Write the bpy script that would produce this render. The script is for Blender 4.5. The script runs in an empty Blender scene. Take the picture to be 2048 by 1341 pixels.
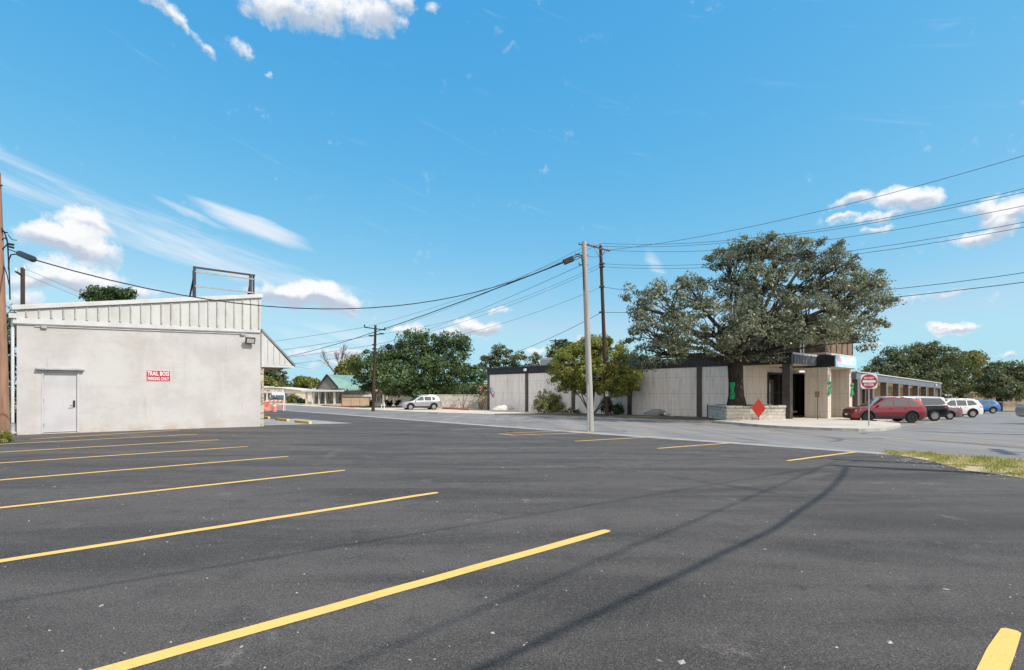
import bpy, bmesh, math, random
import numpy as np
from mathutils import Vector, Matrix

R = math.radians
rng = random.Random(7)
nrng = np.random.default_rng(11)
scene = bpy.context.scene
COL = scene.collection

# ---------------------------------------------------------------- geometry of the place
# Camera stands at the origin, 1.45 m over the car park.  "u" runs along the parking stripes,
# "v" runs along the street; buildings follow these two directions.
F, CX, HY, CAMZ = 1087.0, 1024.0, 785.0, 1.45
ANG = math.atan2(0.667, 0.745)
UX, UY = math.cos(ANG), math.sin(ANG)

def gz(x, y):
    ye = y if y < 55 else 55 + (y - 55) * 0.3
    s = 0.0095 * x + 0.0160 * ye - 0.249
    s = 0.5 * (s + math.sqrt(s * s + 0.0049))
    if s > 1.5:
        s = 1.5 + (s - 1.5) * 0.12
    return -s
def uv(x, y): return (UX * x + UY * y, -UY * x + UX * y)
def xy(u, v): return (UX * u - UY * v, UY * u + UX * v)
def gzuv(u, v): return gz(*xy(u, v))
def G(px, py):
    """ground point met by the line of sight"""
    dx, dz = (px - CX) / F, -(py - HY) / F
    lo, hi = 0.5, 600.0
    f = lambda t: CAMZ + dz * t - gz(dx * t, t)
    for _ in range(60):
        m = (lo + hi) / 2
        if f(m) > 0: lo = m
        else: hi = m
    return Vector((dx * lo, lo, gz(dx * lo, lo)))
def Guv(px, py):
    p = G(px, py); return uv(p.x, p.y)
def P(px, py, d): return Vector(((px - CX) / F * d, d, CAMZ - (py - HY) / F * d))
def zat(py, d): return CAMZ - (py - HY) / F * d
def on_u(px, u):
    dx = (px - CX) / F; d = u / (UX * dx + UY)
    return (-UY * dx + UX) * d, d
def on_v(px, v):
    dx = (px - CX) / F; d = v / (-UY * dx + UX)
    return (UX * dx + UY) * d, d

# ---------------------------------------------------------------- materials
def ramp(nt, sock, stops):
    r = nt.nodes.new('ShaderNodeValToRGB')
    el = r.color_ramp.elements
    while len(el) < len(stops): el.new(0.5)
    for e, (p, c) in zip(el, stops):
        e.position = p; e.color = (*c, 1) if len(c) == 3 else c
    nt.links.new(sock, r.inputs[0]); return r.outputs[0]
def mixc(nt, fac, a, b, mode='MIX'):
    m = nt.nodes.new('ShaderNodeMix'); m.data_type = 'RGBA'; m.blend_type = mode
    for s, v in ((m.inputs[0], fac), (m.inputs[6], a), (m.inputs[7], b)):
        if hasattr(v, 'is_output'): nt.links.new(v, s)
        elif isinstance(v, (int, float)): s.default_value = v
        else: s.default_value = (*v, 1)
    return m.outputs[2]
def mth(nt, op, a, b=0.0, c=0.0):
    m = nt.nodes.new('ShaderNodeMath'); m.operation = op
    for i, v in enumerate((a, b, c)):
        if hasattr(v, 'is_output'): nt.links.new(v, m.inputs[i])
        else: m.inputs[i].default_value = v
    return m.outputs[0]
def coords(nt, obj=False, scale=(1, 1, 1), rotz=0.0):
    if obj:
        o = nt.nodes.new('ShaderNodeTexCoord').outputs['Object']
    else:
        o = nt.nodes.new('ShaderNodeNewGeometry').outputs['Position']
    m = nt.nodes.new('ShaderNodeMapping'); nt.links.new(o, m.inputs[0])
    m.inputs['Scale'].default_value = scale; m.inputs['Rotation'].default_value = (0, 0, rotz)
    return m.outputs[0]
def noise(nt, vec, scale, detail=4, rough=0.55, dist=0.0):
    n = nt.nodes.new('ShaderNodeTexNoise'); nt.links.new(vec, n.inputs['Vector'])
    n.inputs['Scale'].default_value = scale; n.inputs['Detail'].default_value = detail
    n.inputs['Roughness'].default_value = rough; n.inputs['Distortion'].default_value = dist
    return n.outputs['Fac']
def smooth(nt, sock, lo, hi, a=0.0, b=1.0):
    n = nt.nodes.new('ShaderNodeMapRange'); n.interpolation_type = 'SMOOTHSTEP'
    nt.links.new(sock, n.inputs[0])
    for i, v in enumerate((lo, hi, a, b)): n.inputs[i + 1].default_value = v
    return n.outputs[0]
def bump(nt, bs, h, strength=0.3, dist=0.02):
    b = nt.nodes.new('ShaderNodeBump'); b.inputs['Strength'].default_value = strength
    b.inputs['Distance'].default_value = dist
    nt.links.new(h, b.inputs['Height']); nt.links.new(b.outputs[0], bs.inputs['Normal'])
def newmat(name, rough=0.8, spec=0.3, metal=0.0):
    m = bpy.data.materials.new(name); m.use_nodes = True
    bs = m.node_tree.nodes['Principled BSDF']
    bs.inputs['Roughness'].default_value = rough
    bs.inputs['Specular IOR Level'].default_value = spec
    bs.inputs['Metallic'].default_value = metal
    return m, m.node_tree, bs
def base(nt, bs, c):
    if hasattr(c, 'is_output'): nt.links.new(c, bs.inputs['Base Color'])
    else: bs.inputs['Base Color'].default_value = (*c, 1)
def simple(name, c, c2=None, rough=0.7, spec=0.3, metal=0.0, scale=3.0, stretch=(1, 1, 1), obj=True, bmp=0.0, bscale=None, lo=0.35, hi=0.7, coat=0.0):
    """plain material with a second tone mixed in by noise"""
    m, nt, bs = newmat(name, rough, spec, metal)
    v = coords(nt, obj, stretch)
    n = noise(nt, v, scale, 6, 0.6)
    c2 = c2 or tuple(x * 0.8 for x in c)
    base(nt, bs, mixc(nt, smooth(nt, n, lo, hi), c, c2))
    if bmp: bump(nt, bs, noise(nt, v, bscale or scale * 6, 5), bmp)
    if coat:
        bs.inputs['Coat Weight'].default_value = coat; bs.inputs['Coat Roughness'].default_value = 0.05
    return m

MAT = {}
def build_materials():
    S = simple
    # new asphalt of the car park
    m, nt, bs = newmat('fresh_asphalt', 0.82, 0.35)
    p = coords(nt); ps = coords(nt, False, (0.25, 1.6, 1), -ANG)      # streaks run along the stripes
    ps2 = coords(nt, False, (0.5, 2.5, 1), -ANG + 0.9)
    big = noise(nt, ps, 0.55, 6, 0.62, 0.6); big2 = noise(nt, ps2, 0.35, 5, 0.6, 1.2); mid = noise(nt, p, 2.4, 5, 0.6)
    fine = noise(nt, p, 105, 3, 0.75); grit = noise(nt, p, 260, 2, 0.8)
    c = mixc(nt, smooth(nt, big, 0.38, 0.62), (0.039, 0.0338, 0.03), (0.084, 0.073, 0.065))
    c = mixc(nt, smooth(nt, big2, 0.42, 0.66, 0, 0.8), c, (0.102, 0.09, 0.083))
    c = mixc(nt, smooth(nt, mid, 0.5, 0.7, 0, 0.5), c, (0.027, 0.0245, 0.0235))
    c = mixc(nt, smooth(nt, fine, 0.5, 0.66, 0, 0.62), c, (0.23, 0.206, 0.19))
    c = mixc(nt, smooth(nt, fine, 0.48, 0.36, 0, 0.75), c, (0.014, 0.014, 0.014))
    c = mixc(nt, smooth(nt, grit, 0.58, 0.75, 0, 0.7), c, (0.3, 0.285, 0.265))
    # tyre arcs, scuffed pale patches and thin cracks
    for cx_, cy_, r_, wd, col, amt in ((9.0, 22.0, 9.2, .11, (0.026, 0.023, 0.022), .75), (9.0, 22.0, 10.7, .1, (0.026, 0.023, 0.022), .6), (-2.0, 30.0, 16.0, .2, (0.15, 0.13, 0.12), .5), (1.5, 14.0, 6.0, .16, (0.15, 0.13, 0.12), .45), (14.0, -6.0, 14.2, .12, (0.026, 0.023, 0.022), .6), (-6, 2, 11.5, .14, (0.028, 0.025, 0.024), .5)):
        mp = nt.nodes.new('ShaderNodeMapping'); nt.links.new(p, mp.inputs[0]); mp.inputs['Location'].default_value = (-cx_, -cy_, 0)
        ln = nt.nodes.new('ShaderNodeVectorMath'); ln.operation = 'LENGTH'; nt.links.new(mp.outputs[0], ln.inputs[0])
        dd = mth(nt, 'ABSOLUTE', mth(nt, 'SUBTRACT', mth(nt, 'ADD', ln.outputs['Value'], mth(nt, 'MULTIPLY', mid, .25)), r_))
        c = mixc(nt, mth(nt, 'MULTIPLY', mth(nt, 'MULTIPLY', smooth(nt, dd, wd, wd * .4), smooth(nt, noise(nt, p, .5, 4, .6), .46, .6)), amt), c, col)
    pt = noise(nt, p, 1.1, 7, .7, .5); c = mixc(nt, mth(nt, 'MULTIPLY', smooth(nt, pt, .6, .7), smooth(nt, fine, .42, .6)), c, (0.25, 0.215, 0.195))
    # scattered pale chips
    vo = nt.nodes.new('ShaderNodeTexVoronoi'); nt.links.new(p, vo.inputs['Vector']); vo.inputs['Scale'].default_value = 16
    sel = noise(nt, p, 1.7, 3); dot = smooth(nt, vo.outputs['Distance'], 0.07, 0.035)
    dot = mth(nt, 'MULTIPLY', dot, smooth(nt, sel, 0.52, 0.62))
    vc = nt.nodes.new('ShaderNodeSeparateColor'); nt.links.new(vo.outputs['Color'], vc.inputs[0])
    dot = mth(nt, 'MULTIPLY', dot, smooth(nt, vc.outputs[0], 0.55, 0.7))
    c = mixc(nt, mth(nt, 'MULTIPLY', dot, 0.8), c, (0.42, 0.41, 0.39))
    base(nt, bs, c); bump(nt, bs, mth(nt, 'ADD', fine, mth(nt, 'MULTIPLY', grit, 0.5)), 0.8, 0.012)
    MAT['lot'] = m
    # old grey street surface
    m, nt, bs = newmat('old_street_asphalt', 0.85, 0.3)
    p = coords(nt); ps = coords(nt, False, (1.6, 0.12, 1), -ANG)
    big = noise(nt, ps, 0.5, 6, 0.6, 0.4); mid = noise(nt, p, 0.9, 6, 0.62); fine = noise(nt, p, 60, 3, 0.7)
    c = mixc(nt, smooth(nt, big, 0.36, 0.68), (0.18, 0.168, 0.16), (0.25, 0.235, 0.224))
    c = mixc(nt, smooth(nt, mid, 0.48, 0.75, 0, 0.5), c, (0.15, 0.148, 0.147))
    c = mixc(nt, smooth(nt, fine, 0.45, 0.8, 0, 0.4), c, (0.34, 0.33, 0.32))
    vo = nt.nodes.new('ShaderNodeTexVoronoi'); vo.feature = 'DISTANCE_TO_EDGE'
    dv = nt.nodes.new('ShaderNodeMix'); dv.data_type = 'VECTOR'; dv.inputs[0].default_value = 0.25
    nn = nt.nodes.new('ShaderNodeTexNoise'); nn.inputs['Scale'].default_value = 0.6; nt.links.new(p, nn.inputs['Vector'])
    nt.links.new(p, dv.inputs[4]); nt.links.new(nn.outputs['Color'], dv.inputs[5])
    nt.links.new(dv.outputs[1], vo.inputs['Vector']); vo.inputs['Scale'].default_value = 0.22
    crack = mth(nt, 'MULTIPLY', smooth(nt, vo.outputs['Distance'], 0.02, 0.006), smooth(nt, noise(nt, p, 0.25, 2), 0.45, 0.6))
    c = mixc(nt, mth(nt, 'MULTIPLY', crack, 0.6), c, (0.05, 0.05, 0.05))
    base(nt, bs, c); bump(nt, bs, fine, 0.4, 0.01); MAT['street'] = m
    MAT['side_lot'] = S('grey_side_asphalt', (0.18, 0.175, 0.172), (0.24, 0.235, 0.23), 0.85, 0.3, scale=0.5, stretch=(1, 1, 1), obj=False, bmp=0.3, bscale=40)
    MAT['gutter'] = S('gutter_concrete', (0.36, 0.35, 0.335), (0.26, 0.25, 0.24), 0.85, scale=1.5, obj=False)
    MAT['concrete'] = S('pavement_concrete', (0.56, 0.51, 0.44), (0.44, 0.4, 0.35), 0.85, scale=0.9, obj=False, bmp=0.2, bscale=30)
    MAT['sand'] = S('sandy_apron', (0.6, 0.52, 0.43), (0.47, 0.41, 0.34), 0.9, scale=0.8, obj=False, bmp=0.2)
    MAT['kerb'] = S('kerb_concrete', (0.42, 0.4, 0.36), (0.28, 0.26, 0.23), 0.85, scale=2.0, obj=False)
    MAT['redkerb'] = S('red_kerb_paint', (0.45, 0.13, 0.1), (0.3, 0.12, 0.1), 0.8, scale=3.0, obj=False)
    MAT['bed'] = S('bed_soil', (0.16, 0.115, 0.08), (0.09, 0.07, 0.05), 0.95, scale=2.5, obj=False, bmp=0.5, bscale=20)
    # open ground
    m, nt, bs = newmat('dry_ground', 0.95, 0.1); p = coords(nt)
    c = mixc(nt, smooth(nt, noise(nt, p, 0.12, 6), 0.4, 0.65), (0.33, 0.28, 0.2), (0.16, 0.18, 0.08))
    c = mixc(nt, smooth(nt, noise(nt, p, 3, 5), 0.4, 0.7, 0, 0.4), c, (0.2, 0.17, 0.12)); base(nt, bs, c); MAT['ground'] = m
    m, nt, bs = newmat('dry_verge', 0.95, 0.1); p = coords(nt)
    c = mixc(nt, smooth(nt, noise(nt, p, 1.3, 6), 0.4, 0.62), (0.52, 0.4, 0.27), (0.4, 0.34, 0.19))
    c = mixc(nt, smooth(nt, noise(nt, p, 22, 4), 0.45, 0.7, 0, 0.6), c, (0.45, 0.38, 0.27)); base(nt, bs, c); MAT['verge'] = m
    # worn yellow paint
    def paint(name, col, wear):
        m, nt, bs = newmat(name, 0.7, 0.3); p = coords(nt)
        w = smooth(nt, noise(nt, p, 90, 3, 0.7), wear, wear + 0.12); w2 = smooth(nt, noise(nt, p, 3, 5), 0.45, 0.75, 0, 0.35)
        c = mixc(nt, w2, col, tuple(x * 0.72 for x in col)); c = mixc(nt, w, c, (0.08, 0.075, 0.07)); base(nt, bs, c)
        bump(nt, bs, noise(nt, p, 75, 3, 0.75), 0.4, 0.01); return m
    MAT['yellow'] = paint('yellow_paint', (0.8, 0.49, 0.14), 0.585)
    MAT['faded_yellow'] = paint('faded_yellow_paint', (0.66, 0.47, 0.2), 0.6)
    MAT['faded_white'] = paint('faded_white_paint', (0.42, 0.4, 0.36), 0.55)
    # stucco of the near building
    m, nt, bs = newmat('grey_stucco', 0.9, 0.2); p = coords(nt)
    pc = coords(nt, False, (1, 1, 3.5)); pv = coords(nt, False, (1.5, 1.5, 0.25))
    c = mixc(nt, smooth(nt, noise(nt, p, 0.7, 7, 0.65), 0.36, 0.66), (0.51, 0.503, 0.5), (0.44, 0.428, 0.42))
    c = mixc(nt, smooth(nt, noise(nt, pc, 0.8, 6, 0.7), 0.5, 0.72, 0, 0.4), c, (0.39, 0.36, 0.325))
    c = mixc(nt, smooth(nt, noise(nt, pv, 1.2, 5, 0.7), 0.52, 0.8, 0, 0.5), c, (0.55, 0.54, 0.54))
    c = mixc(nt, smooth(nt, noise(nt, p, 4.5, 6, 0.7), 0.6, 0.8, 0, 0.5), c, (0.37, 0.32, 0.265))
    pd = coords(nt, False, (6, 6, 0.35)); c = mixc(nt, mth(nt, 'MULTIPLY', smooth(nt, noise(nt, pd, 1.0, 5, .65), .6, .76), smooth(nt, noise(nt, p, .9, 3), .45, .62)), c, (0.36, 0.325, 0.29))
    ge = nt.nodes.new('ShaderNodeSeparateXYZ'); nt.links.new(p, ge.inputs[0])
    dirt = mth(nt, 'MULTIPLY', smooth(nt, ge.outputs[2], 0.38, 0.0), smooth(nt, noise(nt, p, 2.5, 5), 0.42, 0.65))
    c = mixc(nt, mth(nt, 'MULTIPLY', dirt, 0.6), c, (0.42, 0.33, 0.23))
    base(nt, bs, c); bump(nt, bs, noise(nt, p, 55, 4, 0.7), 0.35, 0.01); MAT['stucco'] = m
    MAT['white_metal'] = S('white_ribbed_metal', (0.53, 0.545, 0.535), (0.43, 0.435, 0.41), 0.5, 0.4, scale=1.6, stretch=(1, 1, 0.3))
    MAT['white_trim'] = S('white_trim', (0.56, 0.57, 0.57), (0.48, 0.48, 0.48), 0.6, scale=2)
    MAT['rib'] = S('seam_rib', (0.46, 0.46, 0.44), (0.3, 0.29, 0.27), 0.55, scale=4)
    MAT['grey_door'] = S('grey_door_paint', (0.5, 0.5, 0.52), (0.44, 0.44, 0.455), 0.5, 0.4, scale=1.5)
    MAT['grey_metal'] = S('grey_metal', (0.35, 0.36, 0.37), (0.25, 0.25, 0.26), 0.5, 0.5, scale=6)
    MAT['dark_metal'] = S('dark_steel', (0.022, 0.02, 0.02), (0.04, 0.03, 0.027), 0.5, 0.5, scale=8)
    MAT['black'] = S('black_plastic', (0.02, 0.02, 0.022), (0.03, 0.03, 0.03), 0.55, 0.4, scale=8)
    MAT['lens'] = S('lamp_lens', (0.5, 0.52, 0.52), (0.4, 0.42, 0.42), 0.2, 0.5, scale=8)
    MAT['soffit_wood'] = S('brown_soffit', (0.3, 0.2, 0.12), (0.22, 0.14, 0.09), 0.7, scale=3)
    MAT['roof_grey'] = S('roof_sheet', (0.22, 0.23, 0.24), (0.15, 0.155, 0.16), 0.6, 0.4, scale=2)
    # stone blocks
    def stone(name, a, b, mortar, sc, obj=True):
        m, nt, bs = newmat(name, 0.9, 0.2); v = coords(nt, obj, (sc, sc, sc * 1.5))
        nn = nt.nodes.new('ShaderNodeTexNoise'); nn.inputs['Scale'].default_value = 1.2; nt.links.new(v, nn.inputs['Vector'])
        dv = nt.nodes.new('ShaderNodeMix'); dv.data_type = 'VECTOR'; dv.inputs[0].default_value = 0.12
        nt.links.new(v, dv.inputs[4]); nt.links.new(nn.outputs['Color'], dv.inputs[5])
        vo = nt.nodes.new('ShaderNodeTexVoronoi'); vo.distance = 'CHEBYCHEV'; vo.inputs['Scale'].default_value = 1.0; vo.inputs['Randomness'].default_value = 0.75
        vd = nt.nodes.new('ShaderNodeTexVoronoi'); vd.feature = 'DISTANCE_TO_EDGE'; vd.inputs['Scale'].default_value = 1.0; vd.inputs['Randomness'].default_value = 0.75
        for q in (vo, vd): nt.links.new(dv.outputs[1], q.inputs['Vector'])
        sp = nt.nodes.new('ShaderNodeSeparateColor'); nt.links.new(vo.outputs['Color'], sp.inputs[0])
        c = mixc(nt, sp.outputs[0], a, b); c = mixc(nt, smooth(nt, noise(nt, v, 3, 6), 0.45, 0.75, 0, 0.5), c, mortar)
        e = smooth(nt, vd.outputs['Distance'], 0.02, 0.07); c = mixc(nt, e, mortar, c); base(nt, bs, c)
        h = mth(nt, 'ADD', e, mth(nt, 'MULTIPLY', noise(nt, v, 5, 5), 0.5)); bump(nt, bs, h, 0.6, 0.03); return m
    def coursed(name, a, b, mortar):
        m, nt, bs = newmat(name, 0.9, 0.2); v = coords(nt, True); sp = nt.nodes.new('ShaderNodeSeparateXYZ'); nt.links.new(v, sp.inputs[0])
        wob = mth(nt, 'MULTIPLY', mth(nt, 'SUBTRACT', noise(nt, v, 2.2, 4), .5), .09); cb = nt.nodes.new('ShaderNodeCombineXYZ')
        nt.links.new(mth(nt, 'ADD', mth(nt, 'MULTIPLY', mth(nt, 'SUBTRACT', sp.outputs[0], sp.outputs[1]), .75), wob), cb.inputs[0]); nt.links.new(mth(nt, 'ADD', sp.outputs[2], wob), cb.inputs[1])
        br = nt.nodes.new('ShaderNodeTexBrick'); nt.links.new(cb.outputs[0], br.inputs['Vector']); br.inputs['Scale'].default_value = 1; br.inputs['Brick Width'].default_value = .5; br.inputs['Row Height'].default_value = .21; br.inputs['Mortar Size'].default_value = .012; br.inputs['Mortar Smooth'].default_value = .6; br.offset = .37; br.squash = .7; br.squash_frequency = 3
        for k, c in (('Color1', a), ('Color2', b), ('Mortar', mortar)): br.inputs[k].default_value = (*c, 1)
        c = mixc(nt, smooth(nt, noise(nt, v, 3.5, 6, .65), .42, .7, 0, .55), br.outputs['Color'], tuple(x * .72 for x in b)); base(nt, bs, c)
        h = mth(nt, 'SUBTRACT', mth(nt, 'MULTIPLY', noise(nt, v, 9, 6, .7), .8), br.outputs['Fac']); bump(nt, bs, h, .8, .04); return m
    MAT['limestone'] = coursed('rough_limestone', (0.66, 0.62, 0.55), (0.54, 0.5, 0.43), (0.36, 0.33, 0.28))
    MAT['limestone_crazy'] = stone('crazy_limestone', (0.66, 0.62, 0.54), (0.52, 0.48, 0.41), (0.34, 0.3, 0.25), 2.3)
    MAT['stone_strip'] = stone('stone_facing', (0.55, 0.5, 0.38), (0.42, 0.38, 0.3), (0.2, 0.18, 0.14), 2.6)
    # travertine panels: vertical streaks and joints (local x = u, y = v)
    def trav(name, a, b, dark, jy, joints=True):
        m, nt, bs = newmat(name, 0.75, 0.3); v = coords(nt, True)
        vs = coords(nt, True, (5, 5, 0.22)); vm = coords(nt, True, (1.2, 1.2, 0.12))
        n = noise(nt, vs, 1.6, 7, 0.7); n2 = noise(nt, vm, 1.3, 5, 0.6)
        c = mixc(nt, smooth(nt, n, 0.35, 0.66), a, b); c = mixc(nt, smooth(nt, n2, 0.45, 0.7, 0, 0.55), c, tuple(x * 0.8 for x in b))
        c = mixc(nt, smooth(nt, noise(nt, vs, 2.6, 7, 0.78), 0.53, 0.66, 0, 0.85), c, dark)
        sp = nt.nodes.new('ShaderNodeSeparateXYZ'); nt.links.new(v, sp.inputs[0])
        if joints:
            for ax, step in ((2, 1.32), (0, 1.05), (1, 1.05)):
                fr = mth(nt, 'FRACT', mth(nt, 'DIVIDE', mth(nt, 'ADD', sp.outputs[ax], 50 + 0.13), step))
                d = mth(nt, 'ABSOLUTE', mth(nt, 'SUBTRACT', fr, 0.5)); wgt = smooth(nt, d, 0.488, 0.496, 0, 0.6)
                c = mixc(nt, wgt, c, tuple(x * 0.35 for x in b))
        base(nt, bs, c); bump(nt, bs, n, 0.25, 0.01); return m
    MAT['travertine'] = trav('travertine_panels', (0.84, 0.775, 0.73), (0.73, 0.67, 0.625), (0.22, 0.195, 0.175), 1)
    MAT['pier'] = trav('beige_pier_panels', (0.64, 0.57, 0.49), (0.54, 0.475, 0.405), (0.34, 0.29, 0.24), 1)
    MAT['cream'] = S('cream_soffit', (0.72, 0.63, 0.42), (0.62, 0.54, 0.35), 0.8, scale=1.2)
    MAT['fascia'] = S('dark_ribbed_fascia', (0.018, 0.019, 0.022), (0.035, 0.036, 0.04), 0.45, 0.4, scale=3)
    MAT['bronze'] = S('bronze_column', (0.06, 0.047, 0.042), (0.09, 0.072, 0.062), 0.5, 0.4, scale=2)
    MAT['slate_fascia'] = S('slate_blue_fascia', (0.15, 0.165, 0.2), (0.11, 0.12, 0.15), 0.55, 0.4, scale=2)
    MAT['brown_brick'] = S('brown_brick', (0.16, 0.1, 0.075), (0.1, 0.065, 0.05), 0.85, scale=5)
    MAT['tan_brick'] = S('tan_brick', (0.5, 0.4, 0.26), (0.4, 0.3, 0.19), 0.85, scale=3)
    MAT['tower'] = S('brown_tower_wood', (0.25, 0.175, 0.11), (0.16, 0.11, 0.075), 0.8, scale=3, stretch=(1, 1, 0.3))
    MAT['tower_sun'] = S('weathered_cedar', (0.22, 0.15, 0.1), (0.15, 0.1, 0.07), 0.8, scale=3)
    m, nt, bs = newmat('dark_glass', 0.04, 0.8); bs.inputs['IOR'].default_value = 2.2; base(nt, bs, (0.016, 0.017, 0.019)); MAT['glass'] = m
    m, nt, bs = newmat('car_glass', 0.05, 0.7); bs.inputs['IOR'].default_value = 1.8; base(nt, bs, (0.03, 0.04, 0.052)); MAT['carglass'] = m
    MAT['display'] = S('window_display', (0.3, 0.28, 0.26), (0.03, 0.03, 0.03), 0.7, scale=2.2, lo=0.45, hi=0.55)
    # timber
    MAT['wood_pole'] = S('brown_pole_wood', (0.33, 0.19, 0.13), (0.19, 0.105, 0.072), 0.85, scale=2.0, stretch=(4, 4, 0.35), bmp=0.4, bscale=6)
    MAT['dark_pole'] = S('creosote_pole', (0.065, 0.042, 0.034), (0.04, 0.028, 0.023), 0.85, scale=2.0, stretch=(4, 4, 0.3), bmp=0.3)
    MAT['grey_pole'] = S('weathered_grey_pole', (0.37, 0.36, 0.35), (0.28, 0.27, 0.26), 0.8, scale=2.0, stretch=(5, 5, 0.25), bmp=0.3)
    MAT['fence_wood'] = S('cedar_fence', (0.5, 0.36, 0.24), (0.4, 0.28, 0.18), 0.85, scale=3, stretch=(0.3, 0.3, 4))
    MAT['cable'] = S('black_cable', (0.016, 0.017, 0.02), (0.022, 0.022, 0.025), 0.6, 0.3, scale=3)
    MAT['wire'] = S('bare_wire', (0.07, 0.085, 0.11), (0.09, 0.1, 0.12), 0.5, 0.4, scale=3)
    MAT['bark'] = S('oak_bark', (0.06, 0.05, 0.043), (0.026, 0.023, 0.02), 0.95, 0.1, scale=3, stretch=(3, 3, 0.6), bmp=0.8, bscale=8)
    MAT['pale_bark'] = S('smooth_pale_bark', (0.22, 0.165, 0.12), (0.13, 0.095, 0.07), 0.85, 0.2, scale=3, stretch=(3, 3, 0.6))
    def leafmat(name, stops, trans=0.25, rough=0.5, spec=0.35):
        m, nt, bs = newmat(name, rough, spec)
        at = nt.nodes.new('ShaderNodeAttribute'); at.attribute_name = 'tone'
        c = ramp(nt, at.outputs['Fac'], stops); base(nt, bs, c)
        tr = nt.nodes.new('ShaderNodeBsdfTranslucent'); nt.links.new(c, tr.inputs[0])
        mx = nt.nodes.new('ShaderNodeMixShader'); mx.inputs[0].default_value = trans
        nt.links.new(bs.outputs[0], mx.inputs[1]); nt.links.new(tr.outputs[0], mx.inputs[2])
        nt.links.new(mx.outputs[0], nt.nodes['Material Output'].inputs[0]); return m
    MAT['oak_leaf'] = leafmat('live_oak_leaves', [(0, (0.05, 0.068, 0.036)), (0.45, (0.178, 0.205, 0.12)), (0.8, (0.32, 0.33, 0.21)), (1, (0.46, 0.43, 0.32))], .38, .42, .5)
    MAT['green_leaf'] = leafmat('dark_green_leaves', [(0, (0.03, 0.055, 0.02)), (0.5, (0.095, 0.155, 0.055)), (1, (0.2, 0.265, 0.1))], .35)
    MAT['far_leaf'] = leafmat('far_tree_leaves', [(0, (0.06, 0.085, 0.038)), (0.5, (0.14, 0.17, 0.08)), (1, (0.26, 0.265, 0.14))], .35)
    MAT['myrtle_leaf'] = leafmat('turning_myrtle_leaves', [(0, (0.12, 0.15, 0.032)), (0.5, (0.3, 0.335, 0.07)), (0.8, (0.4, 0.35, 0.1)), (1, (0.42, 0.26, 0.09))], .38)
    MAT['yellow_leaf'] = leafmat('yellow_green_leaves', [(0, (0.08, 0.1, 0.024)), (0.5, (0.21, 0.225, 0.05)), (1, (0.33, 0.28, 0.08))], .38)
    MAT['blade'] = leafmat('grass_blades', [(0, (0.2, 0.24, 0.055)), (0.45, (0.42, 0.4, 0.12)), (1, (0.66, 0.53, 0.32))], 0.3, 0.7, 0.2)
    MAT['hedge_leaf'] = leafmat('clipped_hedge_leaves', [(0, (0.012, 0.025, 0.008)), (0.6, (0.03, 0.055, 0.018)), (1, (0.07, 0.1, 0.03))])
    # signs
    MAT['sign_red'] = S('sign_red', (0.42, 0.03, 0.055), (0.36, 0.03, 0.05), 0.45, 0.4, scale=2)
    MAT['dne_red'] = S('reflective_red', (0.42, 0.035, 0.06), (0.34, 0.03, 0.05), 0.4, 0.4, scale=3)
    MAT['diamond'] = S('orange_red_sheet', (0.6, 0.05, 0.035), (0.5, 0.042, 0.03), 0.6, scale=3)
    MAT['sign_white'] = S('sign_white', (0.78, 0.78, 0.78), (0.7, 0.7, 0.7), 0.5, scale=3)
    MAT['sign_blue'] = S('pale_blue_sign', (0.3, 0.55, 0.8), (0.45, 0.66, 0.84), 0.4, 0.4, scale=1.2)
    MAT['sign_pale'] = S('pale_sign_letter', (0.76, 0.8, 0.84), (0.7, 0.74, 0.8), 0.5, scale=2)
    MAT['sign_pink'] = S('pink_sign_letter', (0.7, 0.3, 0.33), (0.6, 0.28, 0.3), 0.5, scale=2)
    MAT['green_cloth'] = S('green_ribbon', (0.012, 0.33, 0.13), (0.008, 0.22, 0.085), 0.6, scale=6)
    MAT['flag_blue'] = S('flag_blue', (0.06, 0.14, 0.4), (0.05, 0.11, 0.33), 0.8, scale=4)
    MAT['flag_red'] = S('flag_red', (0.42, 0.05, 0.06), (0.33, 0.04, 0.05), 0.8, scale=4)
    MAT['flag_white'] = S('flag_white', (0.7, 0.7, 0.7), (0.6, 0.6, 0.6), 0.8, scale=4)
    MAT['barrier'] = S('orange_barrier_plastic', (0.74, 0.2, 0.14), (0.68, 0.28, 0.22), 0.5, scale=2)
    MAT['boulder'] = S('limestone_boulder', (0.6, 0.57, 0.51), (0.38, 0.35, 0.3), 0.9, scale=2.2, bmp=0.5)
    MAT['grey_boulder'] = S('grey_boulder', (0.27, 0.29, 0.28), (0.17, 0.18, 0.17), 0.9, scale=2.2, bmp=0.5)
    # far houses
    MAT['green_roof'] = S('green_metal_roof', (0.17, 0.3, 0.26), (0.13, 0.24, 0.21), 0.5, 0.4, scale=1.5, stretch=(4, 0.3, 1))
    MAT['shingle'] = S('gable_shingles', (0.2, 0.185, 0.175), (0.13, 0.12, 0.115), 0.9, scale=5)
    MAT['house_wall'] = S('pale_house_wall', (0.62, 0.58, 0.5), (0.52, 0.48, 0.41), 0.85, scale=1.5)
    MAT['house_stone'] = stone('house_stone', (0.6, 0.54, 0.44), (0.48, 0.43, 0.34), (0.3, 0.27, 0.22), 1.6)
    MAT['clay'] = S('clay_tile_roof', (0.5, 0.24, 0.18), (0.38, 0.18, 0.13), 0.85, scale=4, stretch=(3, 0.6, 1))
    MAT['house_cream'] = S('cream_render', (0.66, 0.62, 0.54), (0.56, 0.52, 0.45), 0.85, scale=1.2)
    MAT['shop_wall'] = S('shop_cream', (0.7, 0.64, 0.5), (0.62, 0.56, 0.43), 0.85, scale=1.5)
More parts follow.
